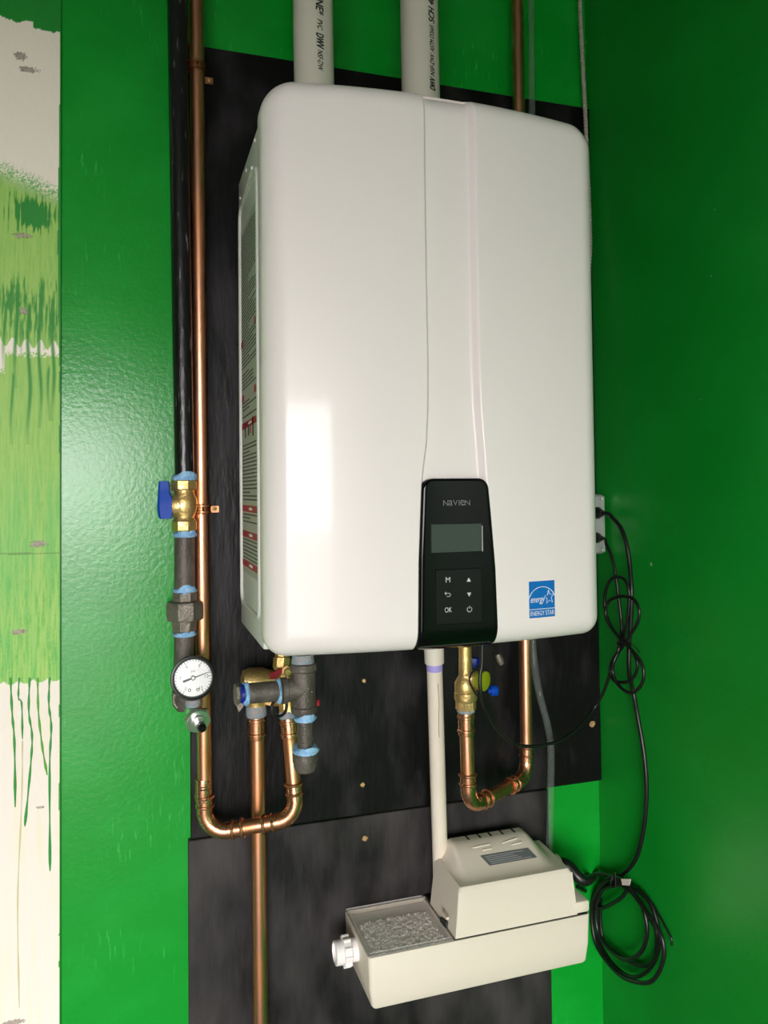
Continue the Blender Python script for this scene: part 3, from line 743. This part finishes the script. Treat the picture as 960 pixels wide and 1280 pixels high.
# ------------------------------------------------------------------ gas tee under the heater
yt = 1.03
t0 = W(378.5, 828, Y=yt); tc = W(378.5, 861, Y=yt); t1 = W(380, 890, Y=yt); t2 = W(381, 898, Y=yt); t3 = W(382, 940, Y=yt); t4 = W(381.5, 965, Y=yt)
tee = thing('gas_tee', 'dark iron gas tee with drip leg and side nipple under the heater', 'pipe fitting', (t4.x, yt, t4.z))
mk('tee_body', lathe(B(), t1, (0, 0, 1), [(0, .0155), (0, .0170), (.002, .0176), (.007, .0176), (.009, .0158), ((t0-t1).z-.012, .0158), ((t0-t1).z-.010, .0182), ((t0-t1).z-.002, .0182), ((t0-t1).z, .016)], 28), m_iron, tee)
lj = W(356, 861, Y=yt); 
mk('tee_branch', lathe(B(), tc, (-1, 0, 0), [(0, .0158), ((tc-lj).length-.004, .0152), ((tc-lj).length-.003, .0172), ((tc-lj).length+.004, .0174), ((tc-lj).length+.005, .0150)], 28), m_iron, tee)
mk('sealant', lathe(B(), t0+V((0, 0, -.001)), (0, 0, 1), [(0, .0145), (.001, .0158), (.006, .0150), (.012, .0145)], 24), m_tapeg, tee)
for j, (dx, dz) in enumerate(((-.004, .002), (0, -.002), (.004, .003), (.009, -.001))):
    mk('cast_mark', lathe(B(), (tc.x+dx, yt-.0155, tc.z+dz), (0, -1, 0), [(0, .0014), (.0006, .0009)], 8), m_mall, tee)
le = W(309, 867, Y=yt)
sealant(V((lj.x-.006, yt, tc.z)), (-1, 0, 0), .0138, .004, tee)
mk('side_nipple', cyl(B(), (lj.x, yt, tc.z), (le.x, yt, le.z), .0134, 28), m_iron, tee)
dE = (V((le.x, yt, le.z))-V((lj.x, yt, tc.z))).normalized(); le = V((le.x, yt, le.z))
sealant(le-dE*.002, dE, .0128, .006, tee)
mk('blue_ring', lathe(B(), le+dE*.004, dE, [(0, .0135), (.005, .0130), (.006, .012)], 24), m_blued, tee)
mk('flare_nut', lathe(B(), le+dE*.009, dE, [(0, .0130), (.002, .0148), (.006, .0148), (.008, .0120)], 6, True, .4), m_mall, tee, angle=25)
mk('flare_flap', poly(B(), [le+dE*.013+V((0, -.004, .010)), le+dE*.017+V((0, -.005, -.006)), le+dE*.012+V((0, -.009, -.021)), le+dE*.006+V((0, -.010, -.013))], (0, .001, 0)), m_mall, tee, False)
sealant(t2+V((0, 0, -.003)), (0, 0, 1), .0126, .008, tee)
mk('drip_nipple', cyl(B(), t3, t1+V((0, 0, .002)), .0107, 28), m_iron, tee)
sealant(t3+V((0, 0, -.001)), (0, 0, 1), .0150, .008, tee, flap=.004)
mk('drip_cap', lathe(B(), t4, (0, 0, 1), [(0, .009), (.002, .0128), (.008, .0150), (.014, .0152), (.015, .0168), ((t3-t4).z-.002, .0170), ((t3-t4).z, .0155)], 28), m_iron, tee)
# brass relief valve over the centre pipe, partly behind the nipple
yv = 1.2
rv = thing('relief_valve', 'brass valve on top of the straight copper pipe behind the iron nipple', 'valve', W(321, 885, Y=yv))
va = W(320.5, 886, Y=yv)
mk('valve_body', lathe(B(), va+V((0, 0, .006)), (0, 0, 1), [(0, .013), (0, .0165), (.008, .0165), (.010, .018), (.030, .0195), (.040, .018), (.046, .012)], 24), m_brass, rv)
vs = W(318, 852, Y=yv)
mk('valve_side', lathe(B(), vs+V((-.02, 0, 0)), (1, -.02, .01), [(0, .010), (.003, .0185), (.012, .0215), (.034, .0205), (.044, .016), (.06, .014), (.085, .013)], 24), m_brass, rv)
mk('outlet_nut', lathe(B(), W(338, 880, Y=yv), (.25, 0, 1), [(0, .011), (0, .0135), (.02, .0135), (.022, .011)], 6), m_brass, rv, angle=20)
# hot outlet valve with red lever
hv = thing('isolation_valve', 'brass isolation valve with red lever behind the gas tee', 'valve', topR+du*.02)
mk('valve_body', lathe(B(), topR+du*.018, du, [(0, .011), (0, .0135), (.016, .0135), (.018, .011), (.028, .012), (.034, .015), (.055, .015), (.062, .012), (.10, .0115)], 8, True, .2), m_brass, hv, angle=25)
mk('side_port', lathe(B(), W(352, 838, Y=1.15), (.1, .2, 1), [(0, .010), (.004, .0135), (.018, .0135), (.02, .011), (.028, .011)], 8), m_brass, hv, angle=25)
mk('lever_hub', lathe(B(), W(358, 838, Y=1.14), (0, -1, 0), [(0, .0085), (.006, .0085), (.007, .0055), (.012, .005)], 6), m_brass, hv, angle=25)
lv = [W(u, v, Y=1.135) for u, v in ((337, 842), (343, 840), (352, 835.5), (357, 837), (356, 841), (350, 842), (347, 849), (337.5, 849))]
mk('lever', poly(B(), lv, (0, .004, 0)), m_redp, hv, False)
mk('lever', box(B(), W(396, 875, Y=1.16), W(399, 882, Y=1.164), .001, 1), m_redp, hv)
rgc = W(349, 884, Y=1.10)
mk('drain_strap', torus(B(), rgc, (.4, -1, .1), .0125, .0022, 28, 8), m_cord, hv)

# ------------------------------------------------------------------ cold inlet valve
y4 = 1.12
iv = thing('isolation_valve', 'brass inlet valve with blue plastic caps above the right copper loop', 'valve', ra_)
zt1, zt2, zt3, zt4, zt5 = [W(581, v, Y=y4).z for v in (887, 876, 863, 848, 816)]
xi = ra_.x
mk('hex_end', lathe(B(), (xi, y4, zt1), (0, 0, 1), [(0, .0145), (.001, .0160), (zt2-zt1, .0160)], 8, True, .39), m_brass, iv, angle=20)
vbd = mk('valve_body', lathe(B(), (xi, y4, zt2), (0, 0, 1), [(0, .0165), (.003, .0178), (.013, .0178), (.0145, .0165), (.016, .0172), (.028, .0172), (.035, .0135), (.040, .0105), (zt5-zt2+.01, .0100)], 28), m_brass, iv)
pA = V((xi, y4, W(588, 845, Y=y4).z)); pE = W(606, 852, Y=1.105)
mk('side_branch', lathe(B(), pA, pE-pA, [(0, .0120), ((pE-pA).length*.45, .0125), ((pE-pA).length*.75, .0155), ((pE-pA).length-.004, .016), ((pE-pA).length-.003, .0135)], 24), m_brass, iv)
dd = (W(616, 852, Y=1.10)-pE).normalized()
mk('tag_disc', lathe(B(), W(603.5, 851, Y=1.085), (.52, -.85, -.05), [(-.008, .0125), (-.001, .0125), (0, .0145), (.001, .0150), (.004, .0150), (.005, .013)], 28), m_tag, iv)['label'] = 'yellow green round cap'
mk('top_cap', lathe(B(), W(592, 835, Y=1.13), (.05, 0, 1), [(0, .004), (.006, .0045), (.006, .0095), (.010, .0100), (.016, .009)], 8), m_blued, iv)['label'] = 'blue plastic handle under the heater'
mk('end_cap', lathe(B(), W(610, 864, Y=1.10), (1, -.15, .05), [(0, .004), (.004, .004), (.004, .0080), (.013, .0085), (.015, .007)], 10), m_bluep, iv)['label'] = 'small blue plastic end cap'
mk('cap_lanyard', sweep(B(), spline([W(596, 836, Y=1.08), W(589, 842, Y=1.075), W(587, 851, Y=1.075), W(591, 861, Y=1.075), W(597, 870, Y=1.08), W(604, 871, Y=1.085)], 6), .0014, 8), m_cord, iv)
mk('spout', lathe(B(), W(622, 818, Y=1.12), (.35, -.2, -1), [(0, .0045), (.01, .006), (.017, .004)], 12), m_mall, iv)

# ------------------------------------------------------------------ condensate pipe, clear tube
ypc = 1.2235
k0 = W(542.3, 806, Y=1.16); k1 = W(551.5, 1110, Y=ypc); k1.z = .8195
cp_ = thing('condensate_pipe', 'cream plastic drain pipe from the heater down to the pump', 'pipe', k1)
mk('pipe_length', cyl(B(), k1, k0, .0128, 28), m_pvcc, cp_)
dK = (k0-k1).normalized()
def on_k(v):
    p = W(543, v, Y=1.17); return k1+dK*((p.z-k1.z)/dK.z)
kc = on_k(827)
mk('coupling', lathe(B(), kc, dK, [(0, .0130), (0, .0158), (.020, .0160), (.04, .0160)], 28), m_pvc, cp_)
kp = on_k(836.5)
mk('primer_band', lathe(B(), kp, dK, [(0, .0129), (.0003, .0132), ((kc-kp).length, .0132)], 28, False), m_prim, cp_)['label'] = 'purple primer band'
pts = [on_k(852+i*14)+V((0, -.0129, 0)) for i in range(6)]
mk('ink_mark', sweep(B(), [p+V((random.uniform(-.0012, .0012), 0, 0)) for p in pts], .0004, 5), m_ink, cp_)
tu = [W(664, -60, Y=1.222), W(664.5, 60, Y=1.222), W(665, 300, Y=1.222), W(664, 600, Y=1.216), W(665, 770, Y=1.20), W(668, 830, Y=1.19), W(675, 870, Y=1.175), W(684, 905, Y=1.17), W(688.5, 935, Y=1.17), W(688.5, 980, Y=1.175), W(687.5, 1030, Y=1.19), W(686, 1072, Y=1.2), W(684, 1078, Y=1.2)]
tu[0] = V((tu[1].x, 1.222, CEIL-.001))
ct = mk('drain_tube', sweep(B(), spline(tu, 10), .0062, 16), m_vinyl); tag(ct, 'clear vinyl tube hanging from the heater down to the pump', 'tube')

# ------------------------------------------------------------------ condensate pump
px0, px1, py0, py1, pz0, pz1 = .320, .691, 1.10, YB-.0004, .742, .819
pump = thing('condensate_pump', 'beige condensate pump box with clear bead tray and dark cord', 'pump', (.5, YB, pz0))
xm = .456
bas = B()
# tapered tank with a wall thickness and an open tray at its left
def loopz(z, ins, tp): return [(px0+ins+tp, py0+ins+tp*.4), (px1-ins-tp, py0+ins+tp*.4), (px1-ins-tp, py1-ins), (px0+ins+tp, py1-ins)]
def rounded(lp, r, z, n=4):
    out = []; N = len(lp)
    for i in range(N):
        p = V((*lp[i], z)); a = (V((*lp[i-1], z))-p).normalized(); b = (V((*lp[(i+1) % N], z))-p).normalized()
        c = p+(a+b)*r
        for k in range(n+1):
            t = k/n*pi/2; out.append(c - b*r*cos(t) - a*r*sin(t) if False else c - a*r*sin(t) - b*r*cos(t))
    return out
R_out = [rounded(loopz(0, 0, .006), .006, pz0+.004), rounded(loopz(0, 0, .002), .006, pz0+.03), rounded(loopz(0, 0, 0), .006, pz1-.001), rounded(loopz(0, .0008, 0), .006, pz1), rounded(loopz(0, .0035, 0), .004, pz1), rounded(loopz(0, .0045, .001), .004, pz0+.012)]
R_out.insert(0, rounded(loopz(0, .003, .006), .005, pz0))
rg = [[bas.verts.new(p) for p in l] for l in R_out]; n = len(rg[0])
for i in range(len(rg)-1):
    for k in range(n): bas.faces.new((rg[i][k], rg[i][(k+1) % n], rg[i+1][(k+1) % n], rg[i+1][k]))
bas.faces.new(rg[0]); bas.faces.new(rg[-1])
mk('tank', bas, m_pump, pump)
mk('tray_divider', box(B(), (xm, py0+.004, pz0+.012), (xm+.003, py1-.004, pz1-.001)), m_pump, pump, False)
lidz = pz1
bm = B(); box(bm, (px0+.001, py0+.001, lidz), (xm-.001, py1-.001, lidz+.0035), .0012, 2)
lid = mk('clear_lid', bm, m_lid, pump); lid['label'] = 'frosted clear tray lid'
bm = B()
for i in range(1100):
    bx, by = random.uniform(px0+.014, xm-.010), random.uniform(py0+.008, py1-.040)
    bmesh.ops.create_icosphere(bm, subdivisions=1, radius=random.uniform(.0026, .0034), matrix=Matrix.Translation((bx, by, pz1-.0048+random.uniform(-.0025, .0012))))
mk('neutraliser_beads', bm, m_bead, pump, kind='stuff')
mk('bead_bed', box(B(), (px0+.006, py0+.006, pz0+.012), (xm, py1-.006, pz1-.0065)), m_bead, pump, False)
bm = B()
for i in range(5):
    t = (i+.5)/5; box(bm, (px0+.01, py0+.012+t*.11, lidz+.0035), (xm-.012, py0+.0128+t*.11, lidz+.0040))
bm.free()
for a, b in (((px0+.003, py0+.004), (xm-.004, py0+.006)), ((px0+.003, py1-.006), (xm-.004, py1-.004)), ((px0+.003, py0+.004), (px0+.005, py1-.004)), ((xm-.006, py0+.004), (xm-.004, py1-.004))):
    mk('lid_rib', box(B(), (*a, lidz+.0035), (*b, lidz+.0052), .0005, 1), m_lid, lid)
# cover
zc0 = pz1+.0028
def cov_top(x, y):
    s = lambda a, b, t: max(0, min(1, (t-a)/(b-a)))**2*(3-2*max(0, min(1, (t-a)/(b-a))))
    hl = s(.474, .492, x); hr = 1-s(.620, .652, x)
    hump = .027*hl*hr*s(1.115, 1.195, y)
    return .8915 + .004*s(1.10, 1.2, y) + hump
def pump_cover():
    bm = B(); rows = []
    x0b, x1b = xm+.0015, px1-.0005
    xst = .664
    xs = list(np.linspace(.4665, xst, 44)); ys = list(np.linspace(1.1075, 1.207, 26))
    top = [[None]*len(ys) for _ in xs]
    for i, x in enumerate(xs):
        for j, y in enumerate(ys):
            ex = min(x-xs[0], xs[-1]-x); ey = y-ys[0]
            rr = .006
            def rd(e): return 0 if e >= rr else rr-sqrt(max(0, rr*rr-(rr-e)**2))
            top[i][j] = bm.verts.new((x, y, cov_top(x, y)-max(rd(ex), rd(ey))))
    for i in range(len(xs)-1):
        for j in range(len(ys)-1): bm.faces.new((top[i][j], top[i+1][j], top[i+1][j+1], top[i][j+1]))
    per = [top[i][0] for i in range(len(xs))] + [top[-1][j] for j in range(1, len(ys))] + [top[i][-1] for i in range(len(xs)-2, -1, -1)] + [top[0][j] for j in range(len(ys)-2, 0, -1)]
    low = []
    for v in per:
        tx = (v.co.x-xs[0])/(xs[-1]-xs[0]); ty = (v.co.y-ys[0])/(ys[-1]-ys[0])
        low.append(bm.verts.new((x0b+(xst+.004-x0b)*tx, py0+.0008+(1.207-py0-.001)*ty, zc0)))
    n = len(per)
    for i in range(n): bm.faces.new((per[i], per[(i+1) % n], low[(i+1) % n], low[i]))
    bm.faces.new(low)
    return mk('pump_cover', bm, m_pump, pump, angle=45)
pc = pump_cover()
mk('cover_shoulder', box(B(), (.660, py0+.001, zc0), (px1, py1, W(719, 1128.5, Y=1.101).z), .004, 2), m_pump, pump)
mk('gasket', box(B(), (xm+.003, py0+.003, pz1-.001), (px1-.004, py1, zc0+.001)), m_gcase, pump, False)
def notch_z(x): return cov_top(x, 1.205)
for u in (583, 597.5, 611, 625.5, 640):
    p = W(u, 1050, Y=1.203)
    mk('vent_slot', box(B(), (p.x-.0018, 1.192, notch_z(p.x)-.006), (p.x+.0018, 1.2075, notch_z(p.x)+.0006), .0005, 1), m_ink, pc)
lb = []
def on_top(u, v):
    p = W(u, v, Z=.90)
    for _ in range(40): p = W(u, v, Z=p.z*.7+cov_top(p.x, p.y)*.3)
    return p
def top_patch(name, uv, m, par, o=.0006, n=8):
    bm = B(); g = []
    for i in range(n+1):
        r = []
        for j in range(n+1):
            s, t = i/n, j/n
            u = (uv[0][0]*(1-s)+uv[1][0]*s)*(1-t)+(uv[3][0]*(1-s)+uv[2][0]*s)*t; v = (uv[0][1]*(1-s)+uv[1][1]*s)*(1-t)+(uv[3][1]*(1-s)+uv[2][1]*s)*t
            r.append(bm.verts.new(on_top(u, v)+V((0, -.3*o, o))))
        g.append(r)
    for i in range(n):
        for j in range(n): bm.faces.new((g[i][j], g[i+1][j], g[i+1][j+1], g[i][j+1]))
    return mk(name, bm, m, par)
m_plate = mat('dark_grey_rating_label', (.14, .145, .15), .4)
m_plt2 = mat('light_grey_label_print', (.42, .43, .44), .5)
LQ = [(600, 1070), (660, 1060), (671.5, 1072), (612, 1082.5)]
tp_ = top_patch('rating_label', LQ, m_plate, pc)
for k in range(5):
    t = .16+.17*k
    def lerp(s, t): return ((LQ[0][0]*(1-s)+LQ[1][0]*s)*(1-t)+(LQ[3][0]*(1-s)+LQ[2][0]*s)*t, (LQ[0][1]*(1-s)+LQ[1][1]*s)*(1-t)+(LQ[3][1]*(1-s)+LQ[2][1]*s)*t)
    e = random.uniform(.6, .93)
    top_patch('label_line', [lerp(.06, t), lerp(e, t), lerp(e, t+.06), lerp(.06, t+.06)], m_plt2, tp_, .0010, 4)
for a, b in (((591, 1060), (612, 1055.5)), ((603, 1063), (614, 1061)), ((628, 1054), (646, 1048)), ((640, 1056), (652, 1053))):
    mk('moulded_arrow', sweep(B(), [on_top(*a)+V((0, 0, .0003)), on_top((a[0]+b[0])/2, (a[1]+b[1])/2)+V((0, 0, .0006)), on_top(*b)+V((0, 0, .0003))], .0011, 6), m_pump, pc)
# slot at the cover's left foot
sl = [W(u, v, X=xm+.003) for u, v in ((553, 1146), (560.5, 1152), (560.5, 1160), (553.5, 1152))]
mk('latch_slot', poly(B(), sl, (-.0045, 0, 0)), m_ink, pc, False)
mk('latch_lug', box(B(), W(555, 1141, X=xm+.001), W(558, 1147, X=xm-.003)), m_pump, pc, False)
# white inlet fitting on the left end
fc = W(432, 1184, X=px0)
fit = mk('inlet_fitting', lathe(B(), (px0+.003, 1.17, .7945), (-1, 0, .0), [(0, .0165), (.011, .0165), (.012, .0185), (.013, .0200), (.024, .0200), (.025, .0175), (.036, .0172), (.037, .0145), (.032, .0135)], 32), m_fit, pump)
for k in range(10):
    a = 2*pi*k/10; c = V((px0-.0155, 1.17+.0200*cos(a), .7945+.0200*sin(a)))
    mk('nut_rib', lathe(B(), c+V((.0055, 0, 0)), (-1, 0, 0), [(0, .0028), (.011, .0028)], 8), m_fit, fit)
# plug at the right end
plg = W(722, 1102, Y=1.16)
mk('cord_boss', lathe(B(), (.666, 1.165, .868), (1, 0, 0), [(0, .019), (.006, .019), (.007, .017)], 24), m_pump, pump)

# ------------------------------------------------------------------ outlet, cords, conduit
oz0, oz1 = W(750, 693, Y=1.2).z, W(750, 618, Y=1.2).z
xo1 = W(757, 650, Y=1.205).x
ob = thing('outlet_box', 'grey surface outlet box behind the right edge of the heater', 'outlet', (xo1-.03, YB, oz0))
mk('box_body', box(B(), (xo1-.066, 1.206, oz0), (xo1, YB, oz1), .006, 3), m_out, ob)
mk('face_plate', box(B(), (xo1-.064, 1.2035, oz0+.003), (xo1-.002, 1.2065, oz1-.003), .001, 1), m_out, ob)
zp1, zp2 = W(750, 641, Y=1.2).z, W(748, 672, Y=1.2).z
for z in (oz0+.008, oz1-.008):
    mk('screw', lathe(B(), (xo1-.010, 1.2035, z), (0, -1, 0), [(0, .003), (.001, .0026), (.0005, .0006)], 12), m_chr, ob)
XC = .796
def RW(pts, X=XC): return [W(u, v, X=X) for u, v in pts]
# pump supply cord: plug, long drop, coil and pump end
cA = thing('pump_power_cord', 'thick black cord dropping from the outlet to a coil beside the pump', 'cord', (XC, YW, .75), 'black cords')
pa0 = W(744, 641, Y=1.2)
mk('plug', lathe(B(), (pa0.x, 1.2035, zp1), (0, -1, 0), [(0, .010), (.012, .0105), (.016, .008), (.026, .0055)], 16), m_cord, cA)
sA = [V((pa0.x, 1.180, zp1)), V((pa0.x+.004, 1.165, zp1-.001))] + RW([(766, 648), (776, 660), (783, 680), (787, 705)], .785) + RW([(789.5, 740), (788.5, 775), (786.5, 805), (786.5, 840)], .780) + RW([(791, 862), (797, 895), (804, 935), (808, 975), (807.5, 1010), (803, 1045), (794, 1075), (778, 1093)], .797)
def Z6(l, X=XC): return [W(720+x*.1354, 1070+y*.1354, X=X) for x, y in l]
t1_ = Z6([(300, 215), (210, 330), (165, 480), (165, 640), (215, 800), (310, 960), (430, 1080), (550, 1120), (670, 1050), (745, 920), (775, 760), (745, 600), (690, 440), (590, 330), (450, 265)], .797)
t2_ = Z6([(330, 275), (240, 320), (190, 450), (185, 600), (220, 740), (310, 860), (420, 945), (520, 945), (610, 870), (650, 760), (655, 640), (620, 490), (550, 370), (450, 290)], .790)
t3_ = Z6([(330, 205), (220, 290), (155, 430), (148, 620), (190, 820), (290, 980), (420, 1110), (560, 1165), (680, 1165), (760, 1080), (810, 930), (800, 780), (740, 640), (640, 500), (560, 390), (440, 230)], .785)
t4_ = Z6([(480, 300), (430, 375), (350, 430), (260, 475), (205, 470), (185, 400), (220, 330)], .793)
t5_ = Z6([(300, 180), (200, 165), (130, 175)], .79)
plug_end = [W(731, 1098, X=.735), W(726, 1102, X=.712)]
mk('cable', sweep(B(), spline(sA + t1_ + t2_ + t3_ + t5_ + plug_end, 7), .0036, 10), m_cord, cA)
mk('cable', sweep(B(), spline(Z6([(230, 400), (225, 600), (260, 790), (400, 920), (560, 1005), (680, 1000), (740, 900), (745, 700), (690, 590), (600, 450), (540, 350), (430, 250), (330, 235), (260, 300), (180, 350), (110, 330)], .800) + [W(728, 1112, X=.74), W(722, 1108, X=.712)], 7), .0034, 10), m_cord, cA)
mk('cable', sweep(B(), spline(t4_, 7), .0034, 10), m_cord, cA)
mk('bare_tail', sweep(B(), spline(Z6([(460, 280), (560, 320), (690, 420), (780, 570), (850, 700), (880, 760), (884, 825)], .801), 6), .0018, 8), m_cord, cA)
pe = V((.673, 1.165, .868))
mk('strain_relief', sweep(B(), spline([pe, pe+V((.014, -.003, .0)), W(729, 1101, X=.705), W(742, 1096, X=.735)], 5), [.0135-.0005*i for i in range(16)], 14), m_cord, cA)
for k in range(4):
    p = W(728+k*2.6, 1100-k*1.0, X=.715+k*.005)
    mk('relief_ring', torus(B(), p, (1, -.5, .1), .0085-.0006*k, .0013, 16, 6), m_cord, cA)
zc_ = Z6([(365, 230)], .79)[0]
mk('zip_tie', torus(B(), zc_, (.2, -1, -.2), .0115, .0017, 20, 6), m_cord, cA)
mk('zip_tail', sweep(B(), Z6([(362, 150), (364, 200), (366, 300)], .775), .0009, 6), m_cord, cA)
tg_ = Z6([(420, 210), (510, 212), (495, 272), (430, 268)], .774)
mk('cord_tag', poly(B(), tg_, (-.001, 0, 0)), mat('paper_tag', (.75, .68, .60), .6), cA, False)['label'] = 'small pale paper tag'
# heater supply cord
cB = thing('heater_power_cord', 'thin black cord bundled in a figure eight between heater and outlet', 'cord', (.775, YW, 1.25), 'black cords')
mk('plug', lathe(B(), (pa0.x-.001, 1.2035, zp2), (0, -1, 0), [(0, .009), (.010, .0095), (.014, .007), (.022, .005)], 16), m_cord, cB)
X1, X2, X3 = .768, .758, .774
sB = [V((pa0.x-.001, 1.184, zp2)), V((pa0.x+.001, 1.172, zp2-.001))] + RW([(758, 681), (764, 694), (769, 715), (773, 745), (776, 770), (777, 790)], X3)
sB += RW([(773, 812), (766, 825), (763, 838), (767, 850), (778, 853), (789, 850), (796, 838), (796, 825), (789, 812), (780, 803)], X2)
sB += RW([(765, 785), (757, 765), (756, 745), (762, 727), (771, 721), (781, 725), (786, 738), (786, 760), (782, 785), (778, 803)], X1)
sB += RW([(768, 825), (766, 840), (772, 855), (784, 865), (795, 864), (804, 850), (803, 832), (793, 816), (780, 803)], X2-.006)
sB += RW([(768, 790), (759, 775), (757, 762), (763, 750), (778, 745.5), (792, 749), (799, 763), (797, 778), (789, 792), (781, 804)], X1-.012)
sB += RW([(772, 818), (766, 832), (760, 850), (753, 868)], .77)
sB += [W(742, 886, X=.762), W(724, 908, Y=1.17), W(705, 923, Y=1.145), W(686, 930, Y=1.13), W(664, 933, Y=1.12), W(642, 929, Y=1.11), W(622, 913, Y=1.09), W(608, 890, Y=1.07), W(601, 866, Y=1.06), W(600, 845, Y=1.06), W(602.5, 828, Y=1.06)]
e_ = W(603.5, 822, Y=1.06); sB.append(V((e_.x, 1.06, 1.293)))
mk('cable', sweep(B(), spline(sB, 7), .0027, 10), m_cord, cB)
mk('strain_relief', lathe(B(), V((e_.x, 1.06, 1.293)), (-.03, 0, -1), [(0, .0055), (.006, .005), (.022, .0038)], 14), m_cord, cB)
zt_ = W(780, 804, X=.762)
mk('zip_tie', torus(B(), zt_, (.3, .6, 1), .0105, .0016, 20, 6), m_cord, cB)
mk('zip_tail', sweep(B(), spline(RW([(784, 803), (791, 806), (796, 811), (800, 816)], .75), 4), .0008, 6), m_cord, cB)
# armoured conduit
fx = spline([V((W(724.5, 0, X=.79).x, W(724.5, 0, X=.79).y, CEIL-.001)), W(725, 5, X=.79), W(728.5, 80, X=.79), W(732, 150, X=.79), W(735, 220, X=.79), W(737.5, 290, X=.79), W(736.5, 330, X=.785), W(730, 380, X=.775), W(722, 440, X=.765), W(716, 520, X=.755), W(715, 600, X=.752), W(716, 640, X=.752)], 60)
L_ = 0; rr = []; prev = fx[0]; out = [fx[0]]
tot = sum((fx[i+1]-fx[i]).length for i in range(len(fx)-1)); n_ = int(tot/.0011)
acc = [0]
for i in range(len(fx)-1): acc.append(acc[-1]+(fx[i+1]-fx[i]).length)
res = []
for k in range(n_+1):
    s = tot*k/n_; i = min(np.searchsorted(acc, s, side='right')-1, len(fx)-2); t = (s-acc[i])/max(1e-9, acc[i+1]-acc[i]); res.append(fx[i].lerp(fx[i+1], t))
rr = [.0042 if (k % 6) in (0, 1, 2) else .0031 for k in range(n_+1)]
cnd = mk('armoured_conduit', sweep(B(), res, rr, 10), m_flex); tag(cnd, 'thin ribbed metal conduit running down the corner right of the heater', 'conduit')
# scuffs on the right wall
m_scuff = mat('bare_scuff', (.34, .42, .34), .7)
for u, v, r in ((814, 705, .003), (733, 52, .003), (894, 262, .0015), (889, 345, .0014), (876, 499, .001)):
    p = W(u, v, X=XRW)
    mk('paint_chip', poly(B(), [p+V((-.0002, r*(.6+.6*random.random())*cos(a), r*(.6+.6*random.random())*sin(a))) for a in [2*pi*k/8 for k in range(8)]], (.0003, 0, 0)), m_scuff, wr, False)
